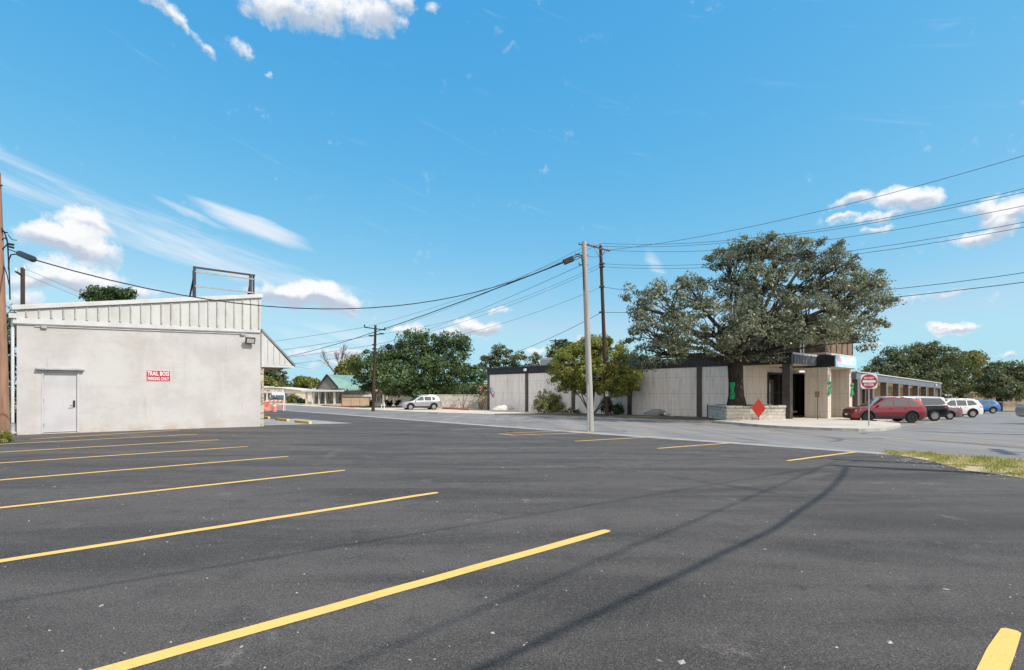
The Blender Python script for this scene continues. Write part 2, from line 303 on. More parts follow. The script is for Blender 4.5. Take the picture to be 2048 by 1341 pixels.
    MAT['far_brick'] = S('far_tan_brick', (0.33, 0.24, 0.17), (0.24, 0.17, 0.12), 0.9, scale=2)
    MAT['ac'] = S('cooling_unit_grey', (0.5, 0.5, 0.48), (0.4, 0.4, 0.39), 0.6, scale=2)
    MAT['chain'] = S('galvanised_wire', (0.3, 0.3, 0.3), (0.22, 0.22, 0.22), 0.5, 0.4, scale=4)
    # vehicles
    def carpaint(name, c, metal=0.35, rough=0.32):
        m, nt, bs = newmat(name, rough, 0.5, metal); v = coords(nt, True)
        base(nt, bs, mixc(nt, smooth(nt, noise(nt, v, 2.5, 5), 0.4, 0.7, 0, 0.5), c, tuple(x * 0.8 + 0.01 for x in c)))
        bs.inputs['Coat Weight'].default_value = 0.25 if c[0] < .01 else 0.8; bs.inputs['Specular IOR Level'].default_value = .25 if c[0] < .01 else .5; bs.inputs['Coat Roughness'].default_value = 0.06; return m
    MAT['red_paint'] = carpaint('crimson_car_paint', (0.185, 0.006, 0.016))
    MAT['silver_paint'] = carpaint('silver_car_paint', (0.34, 0.355, 0.38), 0.45)
    MAT['black_paint'] = carpaint('black_green_car_paint', (0.004, 0.008, 0.011), 0.0, .25)
    MAT['white_paint'] = carpaint('white_car_paint', (0.7, 0.71, 0.71), 0.0)
    MAT['cream_paint'] = carpaint('cream_roof_paint', (0.6, 0.59, 0.55), 0.0)
    MAT['mauve_paint'] = carpaint('mauve_grey_car_paint', (0.16, 0.11, 0.13), 0.3)
    MAT['blue_paint'] = carpaint('bright_blue_car_paint', (0.02, 0.15, 0.42), 0.3)
    MAT['teal_paint'] = carpaint('teal_car_paint', (0.05, 0.13, 0.14), 0.2)
    MAT['grey_paint'] = carpaint('blue_grey_car_paint', (0.28, 0.32, 0.36), 0.3)
    MAT['tyre'] = S('tyre_rubber', (0.018, 0.018, 0.018), (0.035, 0.033, 0.03), 0.85, 0.2, scale=9)
    MAT['rim'] = S('alloy_rim', (0.55, 0.55, 0.56), (0.45, 0.45, 0.46), 0.3, 0.5, metal=0.6, scale=6)
    MAT['dark_rim'] = S('dark_alloy_rim', (0.05, 0.05, 0.053), (0.1, 0.1, 0.1), 0.35, 0.5, metal=0.4, scale=6)
    MAT['clad'] = S('grey_black_cladding', (0.028, 0.029, 0.033), (0.04, 0.04, 0.045), 0.65, 0.3, scale=6)
    MAT['headlight'] = S('headlight_glass', (0.5, 0.52, 0.55), (0.25, 0.26, 0.28), 0.15, 0.6, scale=8)
    MAT['taillight'] = S('red_lamp_glass', (0.45, 0.03, 0.04), (0.3, 0.02, 0.03), 0.2, 0.6, scale=8)
    MAT['chrome'] = S('chrome', (0.6, 0.6, 0.6), (0.5, 0.5, 0.5), 0.2, 0.6, metal=0.8, scale=8)
    MAT['litter'] = S('pale_litter', (0.4, 0.39, 0.36), (0.22, 0.21, 0.19), 0.8, scale=9, obj=False)

# ---------------------------------------------------------------- mesh helpers
class MB:
    def __init__(s, off=(0, 0, 0)): s.v = []; s.f = []; s.m = []; s.cuts = []; s.off = Vector(off)
    def add(s, vs, fs, mi=0):
        s.cuts.append((len(s.v), len(s.f))); b = len(s.v); s.v += [Vector(p) for p in vs]; s.f += [[b + i for i in f] for f in fs]; s.m += [mi] * len(fs); return s
    def box(s, x0, x1, y0, y1, z0, z1, mi=0):
        vs = [(x, y, z) for z in (z0, z1) for x, y in ((x0, y0), (x1, y0), (x1, y1), (x0, y1))]
        return s.add(vs, [(0, 3, 2, 1), (4, 5, 6, 7), (0, 1, 5, 4), (1, 2, 6, 5), (2, 3, 7, 6), (3, 0, 4, 7)], mi)
    def prism(s, poly, z0, z1, mi=0, axis='z'):
        """poly in the plane normal to axis; z may be callables of the 2D point"""
        n = len(poly); a = sum(poly[i][0] * poly[(i + 1) % n][1] - poly[(i + 1) % n][0] * poly[i][1] for i in range(n))
        if a < 0: poly = poly[::-1]
        g = (lambda z, p: z(p)) ; zz = lambda z, p: z(p) if callable(z) else z
        if axis == 'z': f3 = lambda p, z: (p[0], p[1], z)
        elif axis == 'y': f3 = lambda p, z: (p[0], z, p[1])
        else: f3 = lambda p, z: (z, p[0], p[1])
        vs = [f3(p, zz(z0, p)) for p in poly] + [f3(p, zz(z1, p)) for p in poly]
        fs = [list(range(n))[::-1], list(range(n, 2 * n))] + [(i, (i + 1) % n, n + (i + 1) % n, n + i) for i in range(n)]
        if axis == 'y': fs = [list(f)[::-1] for f in fs]
        return s.add(vs, fs, mi)
    def tube(s, pts, rad, n=8, mi=0, cap=True):
        pts = [Vector(p) for p in pts]; k = len(pts)
        rad = rad if hasattr(rad, '__len__') else [rad] * k
        t0 = (pts[1] - pts[0]).normalized(); ref = Vector((0, 0, 1)) if abs(t0.z) < 0.9 else Vector((1, 0, 0))
        nx = t0.cross(ref).normalized(); vs = []; fs = []
        for i in range(k):
            t = (pts[min(i + 1, k - 1)] - pts[max(i - 1, 0)]).normalized()
            nx = (nx - t * nx.dot(t)).normalized(); ny = t.cross(nx)
            for j in range(n):
                a = 2 * math.pi * j / n; vs.append(pts[i] + (nx * math.cos(a) + ny * math.sin(a)) * rad[i])
        for i in range(k - 1):
            for j in range(n):
                a, b = i * n + j, i * n + (j + 1) % n; fs.append((a, b, b + n, a + n))
        if cap: fs += [list(range(n))[::-1], list(range((k - 1) * n, k * n))]
        return s.add(vs, fs, mi)
    def bar(s, a, b, w, h=None, mi=0):
        """square bar from a to b"""
        a, b = Vector(a), Vector(b); h = h or w; t = (b - a).normalized()
        ref = Vector((0, 0, 1)) if abs(t.z) < 0.95 else Vector((1, 0, 0))
        nx = t.cross(ref).normalized() * w / 2; ny = nx.cross(t).normalized() * h / 2
        vs = [p + q for p in (a, b) for q in (-nx - ny, nx - ny, nx + ny, -nx + ny)]
        return s.add(vs, [(0, 3, 2, 1), (4, 5, 6, 7), (0, 1, 5, 4), (1, 2, 6, 5), (2, 3, 7, 6), (3, 0, 4, 7)], mi)
    def lathe(s, prof, n=24, axis='z', c=(0, 0, 0), mi=0):
        vs = []; fs = []; k = len(prof)
        for r, h in prof:
            for j in range(n):
                a = 2 * math.pi * j / n; q = (r * math.cos(a), r * math.sin(a), h)
                if axis == 'y': q = (q[0], q[2], q[1])
                vs.append((q[0] + c[0], q[1] + c[1], q[2] + c[2]))
        for i in range(k - 1):
            for j in range(n):
                a, b = i * n + j, i * n + (j + 1) % n; f = (a, b, b + n, a + n)
                fs.append(f if axis == 'z' else f[::-1])
        return s.add(vs, fs, mi)
    def blob(s, c, r, seed=0, amp=0.2, sub=3, flat=None, mi=0):
        bm = bmesh.new(); bmesh.ops.create_icosphere(bm, subdivisions=sub, radius=1)
        rr = random.Random(seed); ks = [(Vector((rr.gauss(0, 1), rr.gauss(0, 1), rr.gauss(0, 1))) * 1.6, rr.uniform(0, 6)) for _ in range(6)]
        bm.verts.ensure_lookup_table(); vs = []
        for v in bm.verts:
            d = 1 + amp * sum(math.sin(v.co.dot(k) + p) for k, p in ks) / 3
            q = Vector((v.co.x * r[0], v.co.y * r[1], v.co.z * r[2])) * d
            if flat is not None and q.z < flat: q.z = flat
            vs.append(q + Vector(c))
        fs = [[v.index for v in f.verts] for f in bm.faces]; bm.free(); return s.add(vs, fs, mi)
    def each(s, name, mats, parent=None, k=1, **kw):
        """every k added shapes become one object of their own"""
        for i in range(0, len(s.cuts), k):
            v0, f0 = s.cuts[i]; v1, f1 = s.cuts[i + k] if i + k < len(s.cuts) else (len(s.v), len(s.f))
            m = MB(s.off); m.v = s.v[v0:v1]; m.f = [[q - v0 for q in f] for f in s.f[f0:f1]]; m.m = s.m[f0:f1]; o = m.build(name, mats, parent, **kw)
        return o
    def build(s, name, mats, parent=None, smooth=False, bevel=0.0, loc=None):
        me = bpy.data.meshes.new(name)
        me.from_pydata([tuple(v - s.off) for v in s.v], [], s.f)
        for m in (mats if isinstance(mats, (list, tuple)) else [mats]): me.materials.append(MAT[m] if isinstance(m, str) else m)
        if any(s.m): me.polygons.foreach_set('material_index', s.m)
        me.update()
        if smooth:
            me.polygons.foreach_set('use_smooth', [True] * len(me.polygons)); me.set_sharp_from_angle(angle=R(38))
        o = bpy.data.objects.new(name, me); COL.objects.link(o)
        if parent: o.parent = parent
        if loc is not None: o.location = loc
        if bevel:
            b = o.modifiers.new('bevel', 'BEVEL'); b.width = bevel; b.segments = 2; b.limit_method = 'ANGLE'
        return o

def tag(o, label=None, cat=None, group=None, kind=None):
    for k, v in (('label', label), ('category', cat), ('group', group), ('kind', kind)):
        if v: o[k] = v
    return o
def thing(name, label, cat, loc=(0, 0, 0), rz=0.0, group=None):
    o = bpy.data.objects.new(name, None); COL.objects.link(o); o.empty_display_size = 0.3
    o.location = loc; o.rotation_euler = (0, 0, rz); return tag(o, label, cat, group)
def uvthing(name, label, cat, u, v, z=0.0, group=None):
    x, y = xy(u, v); t = thing(name, label, cat, (x, y, z), ANG, group); return t, Vector((u, v, z))
def copy_tree(o, parent=None):
    c = o.copy(); COL.objects.link(c); c.parent = parent
    for ch in list(o.children): copy_tree(ch, c)
    return c
def struct(o, label=None, cat=None):
    o['kind'] = 'structure'
    if label: o['label'] = label
    if cat: o['category'] = cat
    return o
def text_mesh(body, height, width=None, bold=0.0, depth=0.004):
    """flat lettering in the local x/z plane, centred, as (verts, faces)"""
    cu = bpy.data.curves.new('lettering', 'FONT'); cu.body = body; cu.align_x = 'CENTER'; cu.align_y = 'CENTER'
    cu.size = 1.0; cu.offset = bold; cu.fill_mode = 'FRONT'; cu.resolution_u = 3
    ob = bpy.data.objects.new('lettering', cu); COL.objects.link(ob)
    me = bpy.data.meshes.new_from_object(ob)
    vs = [v.co.copy() for v in me.vertices]; fs = [list(p.vertices) for p in me.polygons]
    bpy.data.objects.remove(ob); bpy.data.curves.remove(cu); bpy.data.meshes.remove(me)
    x0, x1 = min(v.x for v in vs), max(v.x for v in vs); y0, y1 = min(v.y for v in vs), max(v.y for v in vs)
    sy = height / (y1 - y0); sx = width / (x1 - x0) if width else sy
    return [Vector(((v.x - (x0 + x1) / 2) * sx, 0, (v.y - (y0 + y1) / 2) * sy)) for v in vs], fs
def drape(name, polys_uv, dz, mat, step=1.0, to_kind=True, skirt=0.0):
    """flat surfaces laid on the terrain: each item is a list of (u, a, b): for that u the strip runs from v=a to v=b,
    or for 'rows' a rectangle (u0,u1,v0,v1)"""
    mb = MB()
    for rows in polys_uv:
        if len(rows) == 4 and not isinstance(rows[0], (tuple, list)):
            u0, u1, v0, v1 = rows
            rows = [(v0, u0, u1), (v1, u0, u1)]
        # rows: (v, ua, ub), resampled in v
        full = []
        for (va, a0, b0), (vb, a1, b1) in zip(rows, rows[1:]):
            n = max(1, int(abs(vb - va) / step))
            for i in range(n):
                t = i / n; full.append((va + (vb - va) * t, a0 + (a1 - a0) * t, b0 + (b1 - b0) * t))
        full.append(rows[-1])
        w = max(abs(b - a) for _, a, b in full); nu = max(1, int(w / step)); vs = []; fs = []
        for v, a, b in full:
            for j in range(nu + 1):
                u = a + (b - a) * j / nu; x, y = xy(u, v); vs.append((x, y, gz(x, y) + dz))
        for i in range(len(full) - 1):
            for j in range(nu):
                q = i * (nu + 1) + j; fs.append((q, q + nu + 1, q + nu + 2, q + 1))
        mb.add(vs, fs)
        if skirt:
            m = len(full); w1 = nu + 1
            loop = list(range(w1)) + [i * w1 + nu for i in range(1, m)] + [(m - 1) * w1 + j for j in range(nu - 1, -1, -1)] + [i * w1 for i in range(m - 2, 0, -1)]
            skirts = [(vs[i], vs[j]) for i, j in zip(loop, loop[1:] + loop[:1])]
    for i, f in enumerate(mb.f):          # faces look up
        a, b, c = (mb.v[k] for k in f[:3])
        if (b - a).cross(c - a).z < 0: mb.f[i] = f[::-1]
    if skirt:
        for p, q in skirts:
            mb.add([p, q, (q[0], q[1], q[2] - skirt), (p[0], p[1], p[2] - skirt)], [(0, 1, 2, 3)], 1)
    o = mb.build(name, mat)
    if to_kind: struct(o)
    return o
# ================================================================ the setting
def build_ground():
    def axis(lim):
        a = [0.0]; st = 2.5
        while a[-1] < lim:
            a.append(a[-1] + st)
            if a[-1] > 110: st *= 1.35
        return [-v for v in a[:0:-1]] + a
    ax = axis(900); n = len(ax); vs = [(x, y, gz(x, y) - 0.03) for y in ax for x in ax]
    fs = [(j * n + i, j * n + i + 1, (j + 1) * n + i + 1, (j + 1) * n + i) for j in range(n - 1) for i in range(n - 1)]
    struct(MB().add(vs, fs).build('ground', 'ground'))
    edge = [(-40, 15.2), (0, 15.4), (13, 15.8), (24, 16.6), (41, 18.3), (56, 19.4)]
    # new asphalt, with the old street beside it
    drape('street', [[(-90, 14.0, 31.5), (16.5, 14.0, 31.5), (36, 14.0, 30.4), (58, 14.0, 28.6), (150, 14.0, 28.0)], (-70, 13.9, 57, 74)], 0.0, 'street', 1.5)
    drape('side_road', [(31.2, 110, -16, 13.8)], 0.004, 'side_lot', 1.5)
    drape('car_park', [[(v, -45, e) for v, e in edge] + [(57.5, -45, 19.5)]], 0.012, 'lot', 1.0)
    drape('gutter', [[(v, e + 0.02, e + 0.5 + (0.25 if v > 10 else 0)) for v, e in edge]], 0.008, 'gutter', 1.0)
    drape('pavement', [[(7.2, 28.4, 30.2), (7.7, 27.5, 34.5), (8.6, 27.0, 38.2), (10, 27.0, 40.2), (11.3, 27.3, 41.6), (11.45, 27.3, 81), (12.8, 28.2, 81), (14, 29.3, 81), (16.5, 31.2, 81)]], 0.13, ['concrete', 'kerb'], 0.9, skirt=0.2)
    drape('planting_bed', [[(16.55, 31.2, 41), (36, 30.2, 41)]], 0.09, ['bed', 'kerb'], 1.0, skirt=0.2)
    drape('apron', [[(36.05, 30.2, 40.5), (47.5, 29.4, 40.5), (63, 28.2, 37.5)]], 0.03, ['sand', 'kerb'], 1.0, skirt=0.1)
    drape('pavement', [[(63.1, 28.2, 31.5), (110, 27.8, 31.0)]], 0.05, ['sand', 'kerb'], 2.0, skirt=0.1)
    drape('slab', [(7.78, 12.2, 25.6, 33.0)], 0.018, 'gutter', 0.8)
    # kerb at the right of the side road, pale channel across its mouth
    drape('pavement', [[(-14, 31.8, 60), (0.5, 31.6, 60), (1.2, 32.4, 60)]], 0.13, ['concrete', 'kerb'], 1.5, skirt=0.25)
    drape('gutter', [[(1.2, 31.0, 31.6), (7.3, 30.6, 31.3)]], 0.012, 'gutter', 1.0)
    # red painted kerb behind the apron
    mb = MB()
    for i in range(18):
        a = xy(37.5 + 0.05 * i, 49 + i * 0.85); b = xy(37.5 + 0.05 * (i + 1), 49 + (i + 1) * 0.85)
        mb.bar((a[0], a[1], gz(*a) + 0.08), (b[0], b[1], gz(*b) + 0.08), 0.25, 0.3)
    struct(mb.build('kerb', 'redkerb'))
    mb = MB()
    for i in range(8):
        a = xy(30.5, 63.5 + i * 1.2); b = xy(30.5, 63.5 + (i + 1) * 1.2)
        mb.bar((a[0], a[1], gz(*a) + 0.08), (b[0], b[1], gz(*b) + 0.08), 0.25, 0.2)
    struct(mb.build('kerb', 'redkerb'))
    # manhole-like dark inlet on the street edge, pale strip of street centre line
    drape('road_line', [[(-30, 22.8, 22.93), (34, 23.3, 23.42)]], 0.005, 'faded_yellow', 1.0)

def stripe(a, b, w, mat='yellow', dz=0.017, name='parking_line', jag=True):
    """painted line between two ground points (x, y)"""
    a, b = Vector(a), Vector(b); d = b - a; L = d.length; d.normalize(); nrm = Vector((-d.y, d.x)); n = max(2, int(L / 0.4)); vs = []; fs = []
    for i in range(n + 1):
        c = a + d * (L * i / n); j = rng.uniform(-0.006, 0.006) if jag else 0
        e = 0.8 if i in (0, n) else 1
        for k in (-e, -0.45, 0.45, e):
            pull = 0.03 * (abs(k) > 0.5) * (1 if i == 0 else -1 if i == n else 0)
            q = c + nrm * (k * w / 2 + j) + d * pull; vs.append((q.x, q.y, gz(q.x, q.y) + dz))
    for i in range(n):
        for k in range(3):
            q = i * 4 + k; fs.append((q, q + 4, q + 5, q + 1))
    mb = MB().add(vs, fs)
    for i, f in enumerate(mb.f):
        p0, p1, p2 = (mb.v[k] for k in f[:3])
        if (p1 - p0).cross(p2 - p0).z < 0: mb.f[i] = f[::-1]
    return struct(mb.build(name, mat))

def build_stripes():
    pts = [((235, 1341), (1217, 1064)), ((0, 1126.5), (875, 987.5)), ((0, 1018.5), (690, 942.5)), ((0, 962.5), (577, 914.5)),
           ((0, 928), (497, 894.5)), ((0, 906), (438, 881)), ((0, 890), (395, 870)), ((60, 880), (360, 861.5))]
    for i, (a, b) in enumerate(pts):
        a, b = G(*a).xy, G(*b).xy
        a = b + (a - b).normalized() * max(5.6, (a - b).length + 0.8) if i < 7 else a
        stripe(a, b, 0.118 if i else 0.125, 'yellow' if i < 6 else 'faded_yellow')
    b = G(2021, 1264).xy; stripe(b - Vector((UX, UY)) * 5.6, b, 0.115)
    for a, b, m in (((1010, 867.7), (1163, 861.8), 'yellow'), ((1022, 871.8), (1196, 866.2), 'yellow'), ((998, 868.6), (1026, 871.6), 'yellow'),
                    ((1150, 884), (1312, 874.7), 'yellow'), ((1315, 898.5), (1468, 887), 'yellow'), ((1575, 923.5), (1712, 905.5), 'yellow'),
                    ((823, 855), (892, 852.7), 'faded_white'), ((900, 861), (1002, 857), 'faded_white'), ((1010, 856), (1050, 854), 'faded_yellow'),
                    ((612, 849), (735, 843.5), 'faded_white'), ((735, 843.5), (860, 843.2), 'faded_white'), ((640, 842), (760, 838.5), 'faded_white')):
        stripe(G(*a).xy, G(*b).xy, 0.105, m)
    for a, b in (((1770, 857), (1838, 849)), ((1848, 848.5), (1885, 842.5)), ((1900, 839), (1930, 835))):
        stripe(G(*a).xy, G(*b).xy, 0.11, 'faded_yellow', 0.02)

def build_litter():
    """small chips, twigs and leaf scraps lying on the asphalt"""
    mb = MB(); r = random.Random(5)
    for i in range(560):
        u, v = r.uniform(-6, 14), r.uniform(-6, 24)
        if i < 480:
            d = 2.6 + 9 * r.random() ** 1.3; x = r.uniform(-0.95, 0.95) * d; y = d
        else: x, y = xy(u, v)
        L = (0.003 + 0.011 * r.random() ** 2) * (2.4 if r.random() < 0.06 else 1); W = L * r.uniform(0.2, 0.8); a = r.uniform(0, 6.28)
        c, s_ = math.cos(a), math.sin(a); z = gz(x, y) + 0.014; h = r.uniform(0.004, 0.012)
        vs = [(x + c * p - s_ * q, y + s_ * p + c * q, z + k) for p, q, k in ((-L, 0, 0), (0, -W, 0), (L, 0, 0), (0, W, 0), (0, 0, h))]
        mb.add(vs, [(0, 1, 4), (1, 2, 4), (2, 3, 4), (3, 0, 4)])
    for i in range(420):                         # dry scraps along the edge of the verge
        px = r.uniform(1740, 2048); py = 910 + (px - 1772) * .165 + r.gauss(0, 5); q = G(px, py); L = 0.006 + 0.016 * r.random() ** 2; W = L * .5; a = r.uniform(0, 6.28); c, s_ = math.cos(a), math.sin(a)
        vs = [(q.x + c * p - s_ * w, q.y + s_ * p + c * w, q.z + .016 + k) for p, w, k in ((-L, 0, 0), (0, -W, 0), (L, 0, 0), (0, W, 0), (0, 0, .01))]
        mb.add(vs, [(0, 1, 4), (1, 2, 4), (2, 3, 4), (3, 0, 4)], 1)
    o = mb.build('pebbles', ['litter', 'sand']); tag(o, 'small pale chips and scraps scattered over the car park asphalt', 'pebbles', kind='stuff')

def leaf_mesh(name, pos, nrm, size, tone, mat, parent=None, aspect=0.55, off=(0, 0, 0)):
    """one quad per leaf spray; pos, nrm (n,3); size, tone (n,)"""
    n = len(pos); pos = pos - np.array(off)
    nrm = nrm / (np.linalg.norm(nrm, axis=1, keepdims=True) + 1e-9)
    t = nrng.normal(size=(n, 3)); t -= nrm * (t * nrm).sum(1, keepdims=True); t /= (np.linalg.norm(t, axis=1, keepdims=True) + 1e-9)
    b = np.cross(nrm, t); L = size[:, None]; W = L * aspect
    bend = nrm * L * 0.25
    V = np.stack([pos - t * L, pos + b * W * (0.8 + 0.4 * nrng.random((n, 1))) + bend, pos + t * L, pos - b * W + bend], 1).reshape(-1, 3)
    me = bpy.data.meshes.new(name); me.vertices.add(4 * n); me.vertices.foreach_set('co', V.astype(np.float32).ravel())
    me.loops.add(4 * n); me.loops.foreach_set('vertex_index', np.arange(4 * n, dtype=np.int32))
    me.polygons.add(n); me.polygons.foreach_set('loop_start', np.arange(0, 4 * n, 4, dtype=np.int32))
    me.update(calc_edges=True)
    a = me.attributes.new('tone', 'FLOAT', 'FACE'); a.data.foreach_set('value', np.clip(tone, 0, 1).astype(np.float32))
    me.materials.append(MAT[mat]); o = bpy.data.objects.new(name, me); COL.objects.link(o)
    if parent: o.parent = parent
    return o

def tree(name, label, cat, basep, blobs, trunk_r, fork_h, nclump, clump_r, nleaf, leaf, mat, bark='bark', group=None,
         droop=0.15, lean=(0, 0), stems=1, vary=0.5, crown_name='crown', flat=0.6, trunk_name='trunk', twigs=0.35, seed=1, inner=0.5):
    """blobs: (x, y, z, rx, ry, rz) in world coordinates"""
    r = np.random.default_rng(seed); rr = random.Random(seed)
    basep = Vector(basep); t = thing(name, label, cat, basep, 0, group)
    B = np.array(blobs, float); B[:, :3] -= np.array(basep)
    w = (B[:, 3] * B[:, 4] * B[:, 5]) ** 0.72; cnt = np.maximum(3, (w / w.sum() * nclump).astype(int))
    mb = MB(); fork = Vector((lean[0], lean[1], fork_h)); clumps = []
    roots = []
    if stems == 1:
        mid = fork * 0.5 + Vector((rr.uniform(-.1, .1), rr.uniform(-.1, .1), 0))
        mb.tube([(0, 0, -0.3), (0, 0, fork_h * 0.06), mid * 0.45, mid, fork * 0.85, fork + Vector((0, 0, trunk_r * .6))],
                [trunk_r * 1.5, trunk_r * 1.25, trunk_r * 1.02, trunk_r * 0.95, trunk_r * 1.0, trunk_r * 0.8], 12)
    for i, (c, k) in enumerate(zip(B, cnt)):
        d = r.normal(size=(k, 3)); d /= np.linalg.norm(d, axis=1, keepdims=True)
        rad = inner + (1 - inner) * r.random((k, 1)) ** 0.6
        p = c[:3] + d * rad * c[3:]
        bt = (r.random() - 0.5) * 0.22
        cl = np.concatenate([p, clump_r * (0.45 + 1.1 * r.random((k, 1))), np.full((k, 1), bt)], 1); clumps.append(cl)
        ctr = Vector(c[:3]) - Vector((0, 0, c[5] * 0.25))
        if stems == 1: st = fork * rr.uniform(0.82, 1.0)
        else: st = Vector((rr.uniform(-1, 1) * trunk_r * 1.5, rr.uniform(-1, 1) * trunk_r * 1.5, 0))
        m1 = st.lerp(ctr, 0.4) + Vector((rr.uniform(-.4, .4), rr.uniform(-.4, .4), rr.uniform(.1, .7))) * (0.25 * c[3]) ** 0.5
        m2 = st.lerp(ctr, 0.75) + Vector((rr.uniform(-.4, .4), rr.uniform(-.4, .4), rr.uniform(.0, .5))) * (0.25 * c[3]) ** 0.5
        r0 = trunk_r * (0.55 if stems == 1 else 1.0) * rr.uniform(0.8, 1.05) * (min(1, max(.4, c[3] / 2.1)) if stems == 1 else 1)
        if stems > 1: st = st + Vector((0, 0, -0.2))
        mb.tube([st, m1, m2, ctr], [r0, r0 * 0.68, r0 * 0.48, r0 * 0.3], 8)
        for q in p[r.random(k) < twigs]:
            q = Vector(q); s0 = m2.lerp(ctr, rr.random()); mm = s0.lerp(q, 0.55) + Vector((rr.uniform(-.2, .2), rr.uniform(-.2, .2), rr.uniform(-.1, .3)))
            mb.tube([s0, mm, q], [r0 * 0.24, r0 * 0.14, 0.012], 5, cap=False)
    mb.build(trunk_name, bark, t, smooth=True)
    cl = np.concatenate(clumps); n = len(cl) * nleaf
    idx = np.repeat(np.arange(len(cl)), nleaf)
    d = r.normal(size=(n, 3)); d /= np.linalg.norm(d, axis=1, keepdims=True)
    rad = (0.25 + 0.75 * r.random((n, 1)) ** 0.5) * (1 + 0.35 * (r.random((n, 1)) < 0.12))
    q = d * rad * cl[idx, 3:4]; q[:, 2] *= flat
    q[:, 2] -= droop * (q[:, 0] ** 2 + q[:, 1] ** 2) / (cl[idx, 3] + 1e-6)
    pos = cl[idx, :3] + q
    nr = d * 0.9 + r.normal(size=(n, 3)) * 0.75 + np.array([0, 0, 0.45])
    ct = r.random(len(cl)); tone = 0.42 + cl[idx, 4] + vary * (ct[idx] - 0.5) + 0.2 * r.normal(size=n)
    leaf_mesh(crown_name, pos, nr, leaf * (0.45 + 1.0 * r.random(n)), tone, mat, t)
    return t

def pblob(px, py, rx, ry, d, rd=None, dd=0):
    s = (d + dd) / F; p = P(px, py, d + dd); return (p.x, p.y, p.z, rx * s, (rd if rd else rx * s), ry * s)

def build_grass():
    poly = [Guv(1772, 908), Guv(1850, 921), Guv(1935, 943), Guv(2090, 962), Guv(2130, 925), Guv(1930, 915)]
    # verge ground
    mb = MB(); pts = [xy(*p) for p in poly]
    pts = [xy(*Guv(*p)) for p in ((1772, 908), (1850, 922), (1935, 944), (2060, 960))]
    far = [xy(*Guv(*p)) for p in ((1775, 905.5), (1850, 910.5), (1950, 917), (2060, 925))]
    ext = Vector(pts[-1]) + (Vector(pts[-1]) - Vector(pts[-2])) * 1.2; pts.append(tuple(ext))
    ext = Vector(far[-1]) + (Vector(far[-1]) - Vector(far[-2])) * 1.2; far.append(tuple(ext))
    vs = [(x, y, gz(x, y) + 0.022) for x, y in pts + far]; k = len(pts)
    struct(MB().add(vs, [(i, i + 1, k + i + 1, k + i) for i in range(k - 1)]).build('verge', 'verge'))
    n = 15000; r = np.random.default_rng(3); P0 = []; 
    a = np.array(pts); b = np.array(far)
    seg = r.random(n) ** 0.8 * (k - 1); i = np.minimum(seg.astype(int), k - 2); f = (seg - i)[:, None]; w = r.random(n)[:, None]
    patch = np.sin(seg * 5.1 + w[:, 0] * 3) + np.sin(seg * 11.7 - w[:, 0] * 6)
    e0 = a[i] * (1 - f) + a[i + 1] * f; e1 = b[i] * (1 - f) + b[i + 1] * f
    p = e0 * (1 - w) + e1 * w + r.normal(size=(n, 2)) * 0.06
    keep = (w[:, 0] > 0.3) | (patch > 0.3); p = p[keep]; w = w[keep]; patch = patch[keep]; m = len(p)
    z = np.array([gz(x, y) for x, y in p]) + 0.02
    h = (0.025 + 0.055 * r.random(m) ** 2) * (0.6 + 0.7 * w[:, 0]) * np.where(patch > 0, 1.2, 0.7)
    ang = r.random(m) * 6.283; ln = r.normal(size=(m, 2)) * 0.5 * h[:, None]; bw = 0.006 + 0.006 * r.random(m)
    dx = np.cos(ang) * bw; dy = np.sin(ang) * bw
    V = np.stack([np.stack([p[:, 0] - dx, p[:, 1] - dy, z], 1), np.stack([p[:, 0] + dx, p[:, 1] + dy, z], 1),
                  np.stack([p[:, 0] + ln[:, 0], p[:, 1] + ln[:, 1], z + h], 1)], 1).reshape(-1, 3)
    me = bpy.data.meshes.new('grass'); me.vertices.add(3 * m); me.vertices.foreach_set('co', V.astype(np.float32).ravel())
    me.loops.add(3 * m); me.loops.foreach_set('vertex_index', np.arange(3 * m, dtype=np.int32)); me.polygons.add(m)
    me.polygons.foreach_set('loop_start', np.arange(0, 3 * m, 3, dtype=np.int32)); me.update(calc_edges=True)
    at = me.attributes.new('tone', 'FLOAT', 'FACE')
    at.data.foreach_set('value', np.clip(0.5 + 0.18 * patch * -1 + 0.25 * r.normal(size=m) + 0.35 * (0.45 - w[:, 0]), 0, 1).astype(np.float32))
    me.materials.append(MAT['blade']); o = bpy.data.objects.new('grass', me); COL.objects.link(o)
    tag(o, 'short half dry grass growing on the verge between car park and street', 'grass', kind='stuff')

